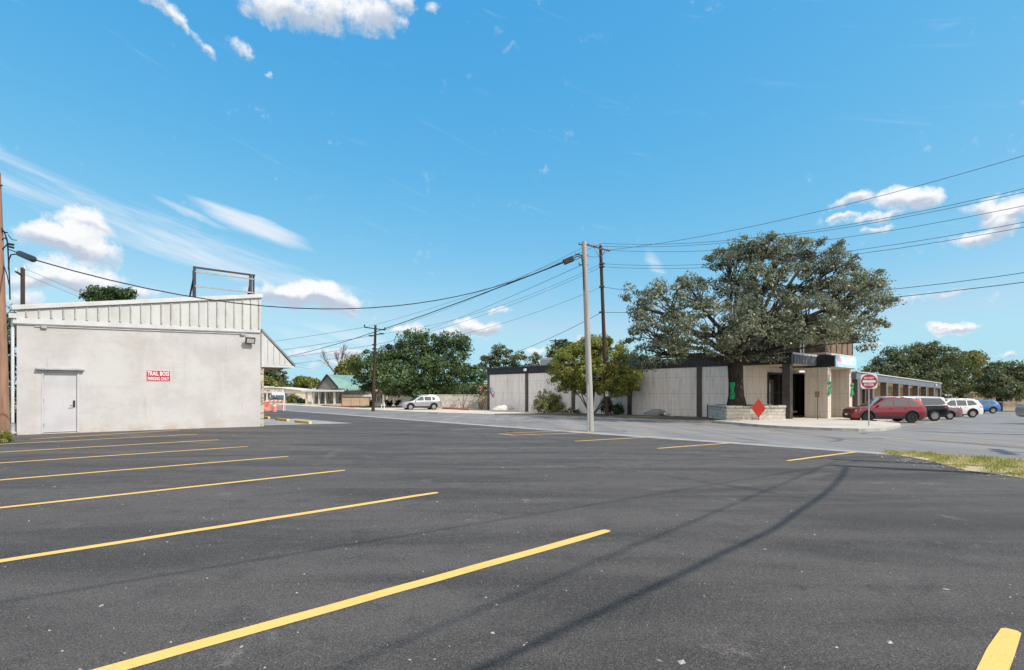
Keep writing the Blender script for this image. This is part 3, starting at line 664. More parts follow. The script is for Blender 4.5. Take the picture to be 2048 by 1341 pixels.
# ================================================================ grey stucco building
def build_near_building():
    v0 = 24.9; u0, u1 = -0.22, 7.62; D = 16.0
    T, O = uvthing('commercial_building', 'grey stucco building with a ribbed white metal roof edge and plain side door', 'building', u0, v0, 0)
    zl, zr = 3.98, 4.16           # eaves line of the side wall
    tl, tr = 4.38, 5.72           # top of the metal parapet
    mb = MB(O)
    # wall with the door opening
    du0, du1, dz = 0.42, 1.44, 2.2
    for a, b, z0, z1l, z1r in ((u0, du0, -.4, zl, None), (du1, u1, -.4, None, None)):
        za = zl + (zr - zl) * (a - u0) / (u1 - u0); zb = zl + (zr - zl) * (b - u0) / (u1 - u0)
        mb.prism([(a, -.4), (b, -.4), (b, zb), (a, za)], v0, v0 + 0.3, axis='y')
    za = zl + (zr - zl) * (du0 - u0) / (u1 - u0); zb = zl + (zr - zl) * (du1 - u0) / (u1 - u0)
    mb.prism([(du0, dz), (du1, dz), (du1, zb), (du0, za)], v0, v0 + 0.3, axis='y')
    mb.box(du0, du1, v0, v0 + 0.3, -.4, 0.03)
    mb.box(u0, u0 + 0.3, v0 + 0.3, v0 + D, -.4, zl); mb.box(u1 - 0.3, u1, v0 + 0.3, v0 + D, -.4, zl); mb.box(u0 + .3, u1 - .3, v0 + D - .3, v0 + D, -.4, zl)
    mb.build('wall', 'stucco', T)
    # parapet sheet, cap, trim
    mb = MB(O); mb.prism([(u0, zl + .01), (u1 + .02, zr + .01), (u1 + .02, tr - .16), (u0, tl - .16)], v0 - 0.03, v0 + 0.06, axis='y')
    mb.prism([(v0 + .06, zr), (v0 + D, zr), (v0 + D, tr - .16), (v0 + .06, tr - .16)], u1 - .06, u1 + .02, axis='x')
    ps, ps_n = mb, len(mb.v)
    mb = MB(O); n = 24
    for i in range(n):
        f = (i + 0.75) / n; u = u0 + (u1 - u0) * f; za = zl + (zr - zl) * f + 0.06; zb = tl + (tr - tl) * f - 0.2
        if zb - za > 0.05:
            mb.box(u - 0.018, u + 0.018, v0 - 0.07, v0 - 0.031, za, zb)
            mb.box(u - 0.03, u + 0.03, v0 - 0.08, v0 - 0.031, za - 0.035, za - 0.002)
    ps.v += mb.v; ps.f += [[q + ps_n for q in f] for f in mb.f]; ps.m += [1] * len(mb.f); ps.build('parapet_sheet', ['white_metal', 'rib'], T)
    mb = MB(O); mb.prism([(u0 - .12, tl - .16), (u1 + .06, tr - .16), (u1 + .06, tr), (u0 - .12, tl)], v0 - 0.11, v0 + 0.3, axis='y')
    mb.build('roof_cap', 'white_trim', T, bevel=0.01)
    mb = MB(O); mb.prism([(u0 - .1, zl - .2), (u1 - .02, zr - .12), (u1 - .02, zr + .005), (u0 - .1, zl + .005)], v0 - 0.055, v0 - 0.002, axis='y')
    mb.build('trim_board', 'white_trim', T)
    mb = MB(O); mb.prism([(u0 - .1, zl - .235), (u1 - .02, zr - .15), (u1 - .02, zr - .125), (u0 - .1, zl - .205)], v0 - 0.04, v0 - 0.002, axis='y')
    mb.build('drip_edge', 'grey_metal', T)
    mb = MB(O); mb.add([(u0, v0 + .06, zl + .1), (u1, v0 + .06, zr + .1), (u1, v0 + D, zr + .1), (u0, v0 + D, zl + .1)], [(0, 1, 2, 3)])
    mb.build('roof', 'roof_grey', T)
    # door
    mb = MB(O); mb.box(du0 + .05, du1 - .06, v0 + 0.04, v0 + 0.1, 0.05, dz - .05); d = mb.build('door', 'grey_door', T, bevel=0.004)
    mb = MB(O)
    mb.box(du0, du0 + .05, v0 - .012, v0 + .12, 0.03, dz); mb.box(du1 - .06, du1, v0 - .012, v0 + .12, 0.03, dz); mb.box(du0 + .05, du1 - .06, v0 - .012, v0 + .12, dz - .05, dz)
    mb.build('frame', 'grey_door', d)
    mb = MB(O); mb.box(du1 - .17, du1 - .11, v0 + .02, v0 + .04, .92, 1.16); mb.tube([(du1 - .14, v0 + .03, .98), (du1 - .14, v0 - .045, .98)], .014, 8); mb.tube([(du1 - .14, v0 - .04, .98), (du1 - .26, v0 - .045, .975)], .013, 8)
    mb.lathe([(0, -.02), (.028, -.02), (.028, .02), (0, .02)], 12, 'y', (du1 - .14, v0 + .01, 1.1))
    mb.build('handle', 'dark_metal', d)
    mb = MB(O)
    for z in (.25, 1.1, 1.95): mb.box(du0 + .04, du0 + .065, v0 - .02, v0 + .045, z, z + .12)
    mb.each('hinge', 'grey_metal', d)
    mb = MB(O); mb.prism([(v0 - .13, dz + .03), (v0 - .002, dz + .03), (v0 - .002, dz + .1), (v0 - .13, dz + .06)], du0 - .16, du1 + .14, axis='x')
    mb.build('door_hood', 'grey_metal', T)
    # downpipe and gutter end at the near corner
    mb = MB(O); x = u0 - .1; y = v0 - 0.02
    mb.tube([(x, y + .1, zl - .05), (x, y + .1, zl - .35), (x, y, zl - .55), (x, y, .42)], .045, 8); mb.build('downpipe', 'white_trim', T, smooth=True)
    mb = MB(O); mb.tube([(x, y, .4), (x, y, .12), (x + .05, y - .1, .02)], .07, 10); mb.build('drain_boot', 'grey_metal', T, smooth=True)
    mb = MB(O); mb.box(u0 - .2, u0 - .001, v0 - .1, v0 + D, zl - .03, zl + .13); mb.build('gutter', 'white_trim', T)
    # conduit along the wall top, junction boxes
    mb = MB(O); mb.tube([(u0 + .45, v0 - .03, zl - .26), (u1 - .75, v0 - .03, zr - .23)], .014, 6)
    mb.tube([(u1 - .75, v0 - .03, zr - .24), (u1 - .6, v0 - .06, zr - .25), (u1 - .52, v0 - .14, zr - .3), (u1 - .5, v0 - .2, zr - .4)], .016, 6)
    mb.build('conduit', 'white_trim', T, smooth=True)
    for uu, zz in ((u0 + .62, zl - .32), (u1 - .82, zr - .3)):
        MB(O).box(uu, uu + .16, v0 - .07, v0 - .015, zz, zz + .1).build('junction_box', 'grey_metal', T, bevel=.006)
    # awning over the shop front (triangular gable faces the car park)
    aw = 1.42; zb = 2.55; ze = zr - .02
    mb = MB(O); mb.prism([(u1 + .03, zb + .12), (u1 + aw - .06, zb + .1), (u1 + .03, ze - .04)], v0 - .01, v0 + .05, axis='y')
    mi_ = 1
    for k in (.27, .52, .77, 1.0):
        zt = zb + .1 + (ze - .14 - zb) * (1 - k / (aw - .09))
        if zt > zb + .15: mb.box(u1 + .03 + k - .012, u1 + .03 + k + .012, v0 - .025, v0 - .0115, zb + .13, zt - .03, 1)
    mb.build('awning_gable', ['white_metal', 'rib'], T)
    mb = MB(O); mb.prism([(u1 + .02, zb), (u1 + aw, zb), (u1 + aw, zb + .09), (u1 + .02, zb + .115)], v0 - .04, v0 - .0105, axis='y'); mb.build('awning_trim', 'white_trim', T)
    mb = MB(O); mb.prism([(u1 + .021, ze - .02), (u1 + aw + .06, zb + .06), (u1 + aw + .06, zb + .16), (u1 + .021, ze + .1)], v0 - .045, v0 + 13, axis='y'); mb.build('awning_roof', 'roof_grey', T)
    mb = MB(O); mb.box(u1 + .02, u1 + aw - .02, v0 + .0501, v0 + 13, zb + .0, zb + .05); mb.build('awning_soffit', 'soffit_wood', T)
    mb = MB(O); mb.box(u1 + .003, u1 + .14, v0 + .02, v0 + 13, -.4, zb - .003); mb.build('shop_front', 'stone_strip', T)
    # floodlight on the wall
    fx, fz = u1 - .48, zr - .5
    L, Q = uvthing('floodlight', 'black floodlight on the stucco wall below the white trim', 'floodlight', fx, v0 - .02, fz)
    a = Matrix.Rotation(R(22), 4, 'X')
    def tb(b):
        m = MB(Q)
        for q in b: m.box(*q)
        m.v = [a @ (p - Q - Vector((0, -.17, -.02))) + Q + Vector((0, -.17, -.02)) for p in m.v]; return m
    X = lambda x0, x1, y0, y1, z0, z1: (Q.x + x0, Q.x + x1, Q.y + y0, Q.y + y1, Q.z + z0, Q.z + z1)
    tb([X(-.19, .19, -.22, -.13, -.13, .13)] + [X(-.16 + .05 * k, -.15 + .05 * k, -.128, -.09, -.11, .11) for k in range(7)]).build('housing', 'black', L, bevel=.01)
    tb([X(-.15, .15, -.2245, -.2205, -.095, .095)]).build('lens', 'lens', L)
    tb([X(-.02, .02, -.129, .0, -.03, .03)]).build('bracket', 'black', L)
    # wall sign
    w = 0.80; h = 0.42; sd = on_v(317, v0 - .02); su = sd[0]; sz = zat(752, sd[1])
    s, Q = uvthing('parking_sign', 'red parking only sign with white lettering on stucco wall', 'sign', su, v0, sz)
    MB(Q).box(su - w / 2, su + w / 2, v0 - .012, v0 - .002, sz - h / 2, sz + h / 2).build('border', 'sign_white', s)
    MB(Q).box(su - w / 2 + .01, su + w / 2 - .01, v0 - .015, v0 - .0125, sz - h / 2 + .01, sz + h / 2 - .01).build('panel', 'sign_red', s)
    for body, hh, ww, dz_ in (('TRAIL BOSS', .165, .72, .085), ('PARKING ONLY', .125, .7, -.11)):
        vs, fs = text_mesh(body, hh, ww, .02)
        m = MB(Q); m.add([p + Vector((su, v0 - .0172, sz + dz_)) for p in vs], fs); m.build('lettering', 'sign_white', s)
    # steel frame of an old sign on the roof
    vv = v0 + 1.7; (ua, da), (ub, db) = on_v(389, vv), on_v(501, vv)
    za, zb2 = zat(536, da), zat(549, db); zt = (za + zb2) / 2
    fr, Q = uvthing('sign_frame', 'empty dark steel sign frame standing on the flat roof', 'frame', ua, vv, 4.1)
    MB(Q).bar((ua, vv, 4.1), (ua, vv, zt + .04), .1).bar((ua + .01, vv + .3, 4.1), (ua + .01, vv + .3, zt - .1), .05).each('post', 'dark_metal', fr)
    MB(Q).bar((ub, vv, 4.1), (ub, vv, zt), .1).bar((ub + .16, vv + .1, 4.1), (ub + .16, vv + .1, zt + .02), .07).each('post', 'dark_metal', fr)
    MB(Q).bar((ua, vv, zt), (ub + .2, vv, zt), .05, .07).bar((ua, vv + .22, zt + .03), (ub + .2, vv + .22, zt + .03), .05, .06).each('top_rail', 'dark_metal', fr)
    MB(Q).bar((ua, vv - .06, zt - .2), (ub + .12, vv - .06, zt - .2), .04, .06).bar((ua, vv - .06, zt - .82), (ub + .12, vv - .06, zt - .82), .04, .06).each('cross_rail', 'grey_metal', fr)
    MB(Q).bar((ua, vv, zt - .25), (ua - .32, vv + .5, 4.2), .06).bar((ub, vv, zt - .2), (ub - .2, vv + .6, 4.2), .05).each('brace', 'dark_metal', fr)

# ================================================================ poles and overhead lines
def pole(name, label, base_p, top_p, r0, r1, mat, group=None):
    t = thing(name, label, 'pole', base_p, 0, group); b, q = Vector(base_p), Vector(top_p)
    n = 7; MB(b).tube([b + Vector((0, 0, -.3))] + [b.lerp(q, i / n) for i in range(1, n + 1)], [r0 + (r1 - r0) * i / n for i in range(n + 1)], 14).build('shaft', mat, t, smooth=True)
    return t, b
def insulator(mb, p, s=1.0):
    p = Vector(p); mb.lathe([(0, 0), (.03 * s, 0), (.05 * s, .06 * s), (.03 * s, .1 * s), (.055 * s, .14 * s), (.02 * s, .2 * s), (0, .2 * s)], 8, 'z', p)
def wire(label, a, b, sag, r=0.013, mat='wire', group='overhead wires', n=22, cat='power line', name='power_line'):
    a, b = Vector(a), Vector(b); pts = []
    for i in range(n + 1):
        t = i / n; p = a.lerp(b, t); p.z -= 4 * sag * t * (1 - t); pts.append(p - a)
    o = MB().tube(pts, r, 5).build(name, mat, smooth=True, loc=a); return tag(o, label, cat, group)

def build_poles():
    out = {}
    # weathered grey pole at the car park edge
    b = G(1182, 863); d = b.y; q = P(1168, 484, d)
    t, o = pole('utility_pole', 'weathered grey pole at the edge of the car park', b, q, .135, .1, 'grey_pole', 'utility poles')
    mb = MB(o)
    for z in (-.12, -.55, -.95): mb.bar(q + Vector((-.22, -.02, z)), q + Vector((.16, -.02, z)), .035); insulator(mb, q + Vector((-.2, 0, z)), .5)
    mb.each('bracket', 'dark_metal', t, 2)
    MB(o).tube([q + Vector((-.35, 0, -.5)), q + Vector((-.12, -.13, -.6)), q + Vector((-.06, -.13, -1.1)), q + Vector((-.02, -.13, -2.0))], .022, 6).build('riser_cable', 'cable', t, smooth=True)
    MB(o).box(b.x - .16, b.x - .1, b.y - .14, b.y - .02, b.z, b.z + 1.9).build('cable_guard', 'grey_metal', t)
    out['grey'] = q
    # tall dark pole across the street with a cross-arm
    b = G(1214, 834); d = b.y; q = P(1201, 492, d)
    t, o = pole('utility_pole', 'tall dark brown pole with a cross-arm by the planting bed', b, q, .17, .125, 'dark_pole', 'utility poles')
    aw = Vector((UX, UY, 0)); c = P(1199.5, 497, d) - aw * 0; la, lb = P(1176, 490.5, d + .9), P(1219, 502.5, d - .9)
    MB(o).bar(la, lb, .11, .13).build('crossarm', 'wood_pole', t)
    mb = MB(o); ins = [la + Vector((.1, 0, .07)), la.lerp(lb, .3) + Vector((0, 0, .07)), lb + Vector((-.1, 0, .07)), q]
    for p in ins: insulator(mb, p, 1.3)
    mb.each('insulator', 'grey_metal', t)
    MB(o).bar(la.lerp(lb, .25), q + Vector((0, 0, -1.1)), .04).bar(la.lerp(lb, .8), q + Vector((0, 0, -1.1)), .04).each('brace', 'grey_metal', t)
    mb = MB(o); low = [P(1203.5, y, d) for y in (528, 534, 574, 625)]
    for p in low: mb.box(p.x - .2, p.x + .2, p.y - .17, p.y + .17, p.z - .05, p.z + .05)
    mb.each('clamp', 'dark_metal', t)
    p = P(1212.5, 788, d); pl = MB(o).box(p.x - .11, p.x + .11, p.y - .2, p.y - .17, p.z - .2, p.z + .2).build('number_plate', 'sign_white', t)
    vs, fs = text_mesh('9', .24, .1, .01); MB(o).add([v + Vector((p.x, p.y - .203, p.z)) for v in vs], fs).build('lettering', 'black', pl)
    out['brown'] = (b, q, ins, low)
    # far pole in front of the green oak
    b = G(746, 823); d = b.y; q = P(751, 651, d)
    t, o = pole('utility_pole', 'brown pole with small cross-arms beside the green oak', b, q, .17, .12, 'dark_pole', 'utility poles')
    mb = MB(o); la, lb = P(729, 655, d + .6), P(770, 660.5, d - .6); mb.bar(la, lb, .1, .1)
    la2, lb2 = P(742, 672, d), P(763, 668, d); mb.bar(la2, lb2, .08, .08); mb.each('crossarm', 'dark_pole', t)
    mb = MB(o); i3 = [la, lb, lb2, la2, P(748.5, 690, d), P(748.5, 698, d), P(748, 706, d)]
    for p in (la, lb): insulator(mb, p, 1.5)
    for p in i3[2:]: mb.box(p.x - .2, p.x + .2, p.y - .17, p.y + .17, p.z - .06, p.z + .06)
    mb.each('insulator', 'dark_metal', t); out['far'] = (q, i3)
    # red-brown pole at the left, close to the stucco building
    b = G(10.5, 884); d = b.y; q = P(-7, 345, d)
    t, o = pole('utility_pole', 'red brown wooden pole beside the stucco building downpipe', b, q, .126, .098, 'wood_pole', 'utility poles')
    f = lambda px, py, d=d: P(px, py, d)
    mb = MB(o)
    mb.tube([f(3, 456), f(9, 466), f(14, 480), f(16, 500), f(19, 560), f(20, 600)], .018, 6); mb.tube([f(3, 480), f(11, 476), f(16, 487), f(7, 497), f(2, 502)], .018, 6)
    mb.tube([f(16, 470), f(24, 480), f(34, 481)], .012, 5); mb.tube([f(15, 488), f(27, 490)], .035, 6); mb.tube([f(16, 493), f(27, 496)], .035, 6)
    mb.tube([f(17, 540), f(18, 520), f(22, 510), f(34, 508.5)], .018, 6); mb.tube([f(8, 533), f(14, 550), f(18, 570)], .014, 5)
    mb.tube([f(0, 462), f(15, 466)], .02, 5); mb.tube([f(-4, 371), f(5, 371.5)], .02, 5)
    mb.each('service_cable', 'cable', t, smooth=True); out['left'] = f
    # stub pole beyond the stucco building
    d = 47; q = P(45.5, 536, d); b = Vector((q.x, q.y, gz(q.x, q.y)))
    t, o = pole('utility_pole', 'brown pole with a single arm behind the stucco building', b, q, .17, .15, 'dark_pole', 'utility poles')
    mb = MB(o).bar(P(45, 552, d), P(31, 543, d - .8), .12, .14); mb.build('crossarm', 'dark_pole', t)
    mb = MB(o); insulator(mb, P(32, 543, d - .8), 1.4); insulator(mb, q + Vector((.15, 0, -.1)), 1.4); mb.each('insulator', 'sign_white', t)
    out['stub'] = q
    # small pole far beyond the travertine building
    d = 92; q = P(1111, 679, d); b = Vector((q.x, q.y, gz(q.x, q.y)))
    t, o = pole('utility_pole', 'distant pole with a short cross-arm above the travertine roof', b, q, .18, .14, 'dark_pole', 'utility poles')
    MB(o).bar(P(1099, 682, d), P(1122, 681, d), .12, .14).bar(P(1102, 686, d), P(1120, 679.5, d), .1, .1).build('crossarm', 'dark_pole', t)
    return out

def build_wires(K):
    g, (bb, bq, ins, low), (fq, i3), lf = K['grey'], K['brown'], K['far'], K['left']
    # thick cables meeting at the grey pole
    wire('thick black cable sagging from the left wooden pole to the grey pole', lf(69, 520, lf(0, 0).y - 2.1), g + Vector((-.22, 0, -.5)), 1.72, .016, 'cable', cat='cable', name='cable')
    e = Vector((-46, 86, 6.2)); d = 20.9
    wire('thick black cable running from grey pole down past the awning', P(1126, 526, d), e, 1.35, .024, 'cable', cat='cable', name='cable')
    c = P(1147, 519, d)
    t = thing('splice_case', 'black splice case on the cable beside the grey pole', 'cable box', c)
    a, b = P(1127, 525.5, d), P(1147, 517, d); mb = MB(c); mb.bar(a, b, .16, .2); mb.build('case', 'black', t, bevel=.02)
    MB(c).tube([b, P(1155, 513, d), P(1162, 515, d), P(1166, 522, d)], .02, 6).tube([b + Vector((0, 0, -.06)), P(1156, 518.5, d), P(1160, 515, d)], .015, 6).build('tail_cable', 'cable', t, smooth=True)
    a, b = lf(33, 505, lf(0, 0).y - .5), lf(69, 520, lf(0, 0).y - 2.1); c = a.lerp(b, .5)
    t = thing('splice_case', 'black splice case on the cable beside the left wooden pole', 'cable box', c)
    MB(c).tube([a, a.lerp(b, .15), a.lerp(b, .2), a.lerp(b, .92), b], [.02, .05, .085, .085, .03], 8).build('case', 'black', t, smooth=True)
    MB(c).tube([lf(17, 499), a], .015, 5).build('tail_cable', 'cable', t, smooth=True)
    # lines from the dark pole to the far pole and beyond
    nm = lambda k: ('thin wire %s, between tall dark pole and far brown pole' % k)
    for k, (p, q, s) in zip(('from the pole top', 'from the left cross-arm end'), ((ins[3] + Vector((0, 0, .15)), i3[0], .5), (ins[0], i3[1], .5))): wire(nm(k), p, q, s)
    for k, p, q, s in (('from the upper clamp', low[0], i3[2], .9), ('from the second clamp', low[1], i3[4], .7), ('from the third clamp', low[2], i3[5], .9)): wire(nm(k), p, q, s)
    wire('lowest wire left of the tall dark pole, crossing above the myrtle', low[3], i3[6] + Vector((8, 5, -1.5)), .6, .02)
    d = 21; wire('thin wire leaving the grey pole towards the far left houses', g + Vector((-.1, 0, -.95)), i3[0] + Vector((-2, 10, -1)), .5, .01)
    wire('short span from the grey pole top to the tall dark pole', g + Vector((0, 0, -.55)), ins[2], .25, .012)
    for k, p in (('upper', i3[0]), ('middle', i3[3]), ('lower', i3[4]), ('lowest', i3[6])):
        wire('%s wire running left from the pole beside the green oak' % k, p, Vector((p.x - 62, p.y + 38, p.z - (0.3 if k == 'upper' else 1.2))), 1.0, .018)
    q = K['stub']
    for k, dz in (('upper', 0), ('lower', -.5)): wire('%s pale wire behind the stucco building roof' % k, q + Vector((0, 0, dz)), Vector((-35, 95, 6 + dz)), 1.2, .014)
    # spans to the right: next pole of the row stands outside the picture at the right
    u, v = uv(bb.x, bb.y); nx, ny = xy(u - .3, v - 44); nb = Vector((nx, ny, gz(nx, ny)))
    top = Vector((nx, ny, bq.z + .9)); 
    def span(label, p, py, h, r=.014, off=0.0):
        """wire through (2048, py): sag found from the two ends"""
        e = Vector((nx + off * UX, ny + off * UY, h)); lo, hi = 0.0, 1.0
        for _ in range(50):
            m = (lo + hi) / 2; w = p.lerp(e, m)
            if w.x / w.y < (2048 - CX) / F: lo = m
            else: hi = m
        w = p.lerp(e, lo); sag = (w.z - zat(py, w.y)) / (4 * lo * (1 - lo)); return wire(label, p, e, max(sag, .02), r)
    span('highest wire, rising straight from the dark pole cross-arm to the picture edge', ins[2], 312, 15.2, .015, -1.0)
    span('wire from the dark pole top, sagging behind the oak crown', ins[3] + Vector((0, 0, .2)), 378, 14.0, .015)
    span('wire from the dark pole left cross-arm end, above the oak crown', ins[1], 385, 13.7, .014, .4)
    span('wire from the dark pole right cross-arm end, touching the oak crown', ins[2], 412, 13.2, .014, .9)
    span('upper of two close wires right of the oak crown', low[0], 445, 11.9)
    span('lower of two close wires right of the oak crown', low[1], 455, 11.6)
    span('wire entering the oak crown at mid height', low[2], 546, 10.2, .017)
    span('lowest long wire passing through the oak crown', low[3], 565, 8.2, .02)

def build_shadow_poles():
    """poles of the same row just outside the picture, at the right: their shadows lie on the asphalt"""
    S = Vector((-SUN.x, -SUN.y, 0)) / SUN.z      # shadow shift per metre of height
    def at_tip(px, py, h): p = G(px, py); return Vector((p.x - S.x * h, p.y - S.y * h, 0))
    tips = []
    for i, (px, py, h, lab) in enumerate(((1671, 920.5, 7.4, 'wooden pole on the verge, farther of two outside the right picture edge'), (1674, 933, 7.3, 'wooden pole on the verge, nearer of two outside the right picture edge'))):
        b = at_tip(px, py, h); b.z = gz(b.x, b.y); q = b + Vector((0, 0, h - b.z)); t, o = pole('utility_pole', lab, b, q, .13 + .05 * i, .1 + .04 * i, 'wood_pole', 'utility poles'); tips.append(q)
        MB(o).bar(q + Vector((-.2, 0, -.15)), q + Vector((.2, 0, -.15)), .05).build('bracket', 'dark_metal', t)
    def cab(lab, h, pts, r):
        a = tips[pts[0]] + Vector((0, 0, -h)); p = G(*pts[1]); e = Vector((p.x - S.x * pts[2], p.y - S.y * pts[2], pts[2])); e = a + (e - a) * pts[3]
        wire(lab, a, e, .05, r, 'cable', 'cables over the car park', cat='cable', name='cable')
    ctl = [tips[1] + Vector((0, -.15, -.1))]
    for px, py, h in ((1684, 954.5, 6.7), (1651, 987.6, 6.3), (1597, 1025, 6.0), (1543.7, 1062, 5.8), (1448, 1107, 5.7), (1365, 1149, 5.7), (1200, 1228, 5.8)):
        p = G(px, py); ctl.append(Vector((p.x - S.x * h, p.y - S.y * h, h)))
    ctl.append(ctl[-1] + (ctl[-1] - ctl[-2]) * 6); pts = []
    for i in range(len(ctl) - 1):
        p0, p1, p2, p3 = ctl[max(i - 1, 0)], ctl[i], ctl[i + 1], ctl[min(i + 2, len(ctl) - 1)]
        for k in range(6):
            t = k / 6; pts.append(.5 * (2 * p1 + (p2 - p0) * t + (2 * p0 - 5 * p1 + 4 * p2 - p3) * t * t + (3 * p1 - p0 - 3 * p2 + p3) * t ** 3))
    pts.append(ctl[-1]); o0 = pts[0]
    tag(MB().tube([p - o0 for p in pts], .028, 6).build('cable', 'cable', smooth=True, loc=o0), 'heavy cable passing over the camera side of the car park', 'cable', 'cables over the car park')
    cab('light cable beside the heavy one over the car park', .1, (0, (1240, 1100), 6.8, 2.0), .015)
    cab('light cable over the far stripes of the car park', .5, (0, (1000, 1040), 6.6, 1.8), .014)
    b = at_tip(1822, 864, 9.5); b.z = gz(b.x, b.y); t, o = pole('utility_pole', 'brown pole by the side road outside the right picture edge', b, b + Vector((0, 0, 9.5)), .19, .14, 'dark_pole', 'utility poles')
    b = at_tip(1985, 903, 8.0); b.z = gz(b.x, b.y); q = b + Vector((0, 0, 8.0)); t, o = pole('utility_pole', 'brown pole with cross-arm outside the right picture edge', b, q, .17, .13, 'dark_pole', 'utility poles')
    MB(o).bar(q + Vector((-.6, -.9, -.2)), q + Vector((.6, .9, -.2)), .14, .2).build('crossarm', 'dark_pole', t)
# ================================================================ travertine building and arcade
def build_travertine():
    uf = 40.0; vr, vl = 19.0, on_u(975, 40.0)[0]; zt, zfb, zb = 4.24, 3.46, -1.2
    T, O = uvthing('commercial_building', 'long flat roofed building of grey travertine panels with dark fascia', 'building', uf, vr, 0)
    mb = MB(O)
    mb.box(uf, uf + .3, vr, vl, zb, zfb); mb.box(uf + .3, 58, vr, vr + .3, zb, zfb); mb.box(uf + .3, 60, vl - .3, vl, zb, zfb)
    mb.box(59.7, 60, vr + .3, vl - .3, zb, zfb)
    mb.build('wall', 'travertine', T)
    mb = MB(O); mb.box(uf - .05, uf + .38, vr - 3.7, vl + .05, zfb, zt - .12)
    n = int((vl - vr + 3.7) / .3)
    for i in range(n): v = vr - 3.65 + i * .3; mb.box(uf - .085, uf - .051, v, v + .05, zfb + .02, zt - .13)
    f = mb.build('fascia', 'fascia', T)
    MB(O).box(uf - .12, uf + .42, vr - 3.78, vl + .1, zt - .119, zt).build('coping', 'fascia', f)
    MB(O).box(uf + .38, 60, vr - .0, vl - .05, zt - .35, zt - .2).build('roof', 'roof_grey', T)
    for px in (977.5, 1054, 1147, 1260, 1399):
        v = on_u(px, uf)[0]; w = .16 if px < 990 else .2
        MB(O).box(uf - .1, uf - .002, v - w, v + w, zb, zfb - .002).build('pilaster', 'bronze', T)
    # canopy over the corner entrance
    vc = vr - 3.72; uc = 44.6
    mb = MB(O); mb.box(uf + .381, uc + .4, vc, vc + .35, zfb + .003, zt - .125)
    for i in range(15): u = uf + .42 + i * .29; mb.box(u, u + .05, vc - .035, vc - .001, zfb + .02, zt - .14)
    f = mb.build('canopy_fascia', 'slate_fascia', T)
    MB(O).box(uf - .06, uc + .4, vc - .06, vc + .36, zt - .118, zt + .03).build('coping', 'ac', f)
    MB(O).box(uf + .05, 51.5, vc + .02, vr - .002, zfb + .0, zfb + .06).build('soffit', 'cream', T)
    MB(O).box(uf + .382, uc + .4, vc + .351, vr, zt - .3, zt - .2).build('canopy_roof', 'roof_grey', T)
    vcol = vc + .15; MB(O).box(uf + .05, uf + .55, vcol, vcol + .55, zb, zfb - .002).build('column', 'bronze', T, bevel=.02)
    # sign box over the entrance piers
    vs_ = 14.0; us0, us1 = uc, on_v(1712, 14.0)[0]; zs0, zs1 = 3.36, 4.2
    MB(O).box(us0, us1, vs_ + .02, vr - 1.0, zs0, zs1).build('sign_box', 'fascia', T)
    MB(O).box(us0 + .1, us1, vs_ + .1, vr - 1.2, zs0 - .08, zs0 - .002).build('soffit', 'cream', T)
    # piers
    for px in (1655.5, 1698.5):
        u = on_v(px, vs_ + .35)[0]
        MB(O).box(u, u + .72, vs_ + .35, vs_ + 1.95, zb, zs0 - .082).build('pier', 'pier', T, bevel=.01)
    # glazed entrance on the recessed wall
    ug0 = on_v(1535, vr)[0]; ug1 = on_v(1613, vr)[0]; zg0, zg1 = -.15, 3.0
    mb = MB(O).box(ug0, ug1, vr - .03, vr - .004, -.6, zg1); w = mb.build('window', 'glass', T)
    mb = MB(O); us = [on_v(p, vr - .05)[0] for p in (1536.5, 1557, 1589, 1601, 1612)] + [ug1 - .05]
    for u in us: mb.box(u - .09, u + .09, vr - .1, vr - .031, -.6, zg1)
    mb.box(ug0, ug1, vr - .1, vr - .032, zg1 - .1, zg1 + .06); mb.box(ug0, ug1, vr - .09, vr - .033, 1.35, 1.42); mb.box(ug0, us[2], vr - .1, vr - .034, -.6, -.1)
    mb.build('frame', 'black', w)
    r = random.Random(4); mb = MB(O)
    for i in range(16):
        u = r.uniform(ug0 + .3, us[2] - .3); z = r.uniform(-.1, 1.2); s = r.uniform(.1, .3); mb.box(u - s / 2, u + s / 2, vr - .0295, vr - .024 - .003 * i / 16, z, z + s * 1.4)
    mb.each('display', 'display', w)
    MB(O).box(ug0 - .05, us[2], vr - .28, vr - .11, -.32, -.16).build('sill', 'pier', w)
    # brown roof tower with crossed lattice above the entrance
    tu, tv = on_v(1648, 14.9)[0], 14.9; tu1 = on_v(1704, 14.9)[0]; tw = 7.4; z0, z1 = zt + .02, 6.75
    mb = MB(O).box(tu, tu1, tv, tv + tw, zt - .3, z1); tow = mb.build('roof_tower', 'tower', T)
    MB(O).box(tu - .2, tu1 + .2, tv - .2, tv + tw + .2, zt + .06, zt + .22).build('ledge', 'pier', tow)
    MB(O).prism([(tv - .5, z1), (tv + tw + .5, z1), (tv + tw * .5, z1 + 1.3)], tu - .5, tu1 + .5, axis='x').build('tower_roof', 'brown_brick', tow)
    mb = MB(O); k = 4; st = tw / k; za, zc = zt + .3, 5.75
    for i in range(k + 1): y = tv + .06 + (tw - .12) * i / k; mb.box(tu - .08, tu - .003, y - .08, y + .08, za, z1 - .02)
    for i in range(k):
        y0, y1 = tv + st * i + .15, tv + st * (i + 1) - .15; mb.bar((tu - .06, y0, za), (tu - .06, y1, zc), .07); mb.bar((tu - .06, y1, za), (tu - .06, y0, zc), .07)
    mb.box(tu - .09, tu - .004, tv, tv + tw, zc, zc + .14)
    k = 5; wd = tu1 - tu
    for i in range(k + 1): x = tu + .05 + (wd - .1) * i / k; mb.box(x - .07, x + .07, tv - .08, tv - .003, za, z1 - .02)
    mb.build('lattice', 'bronze', tow)
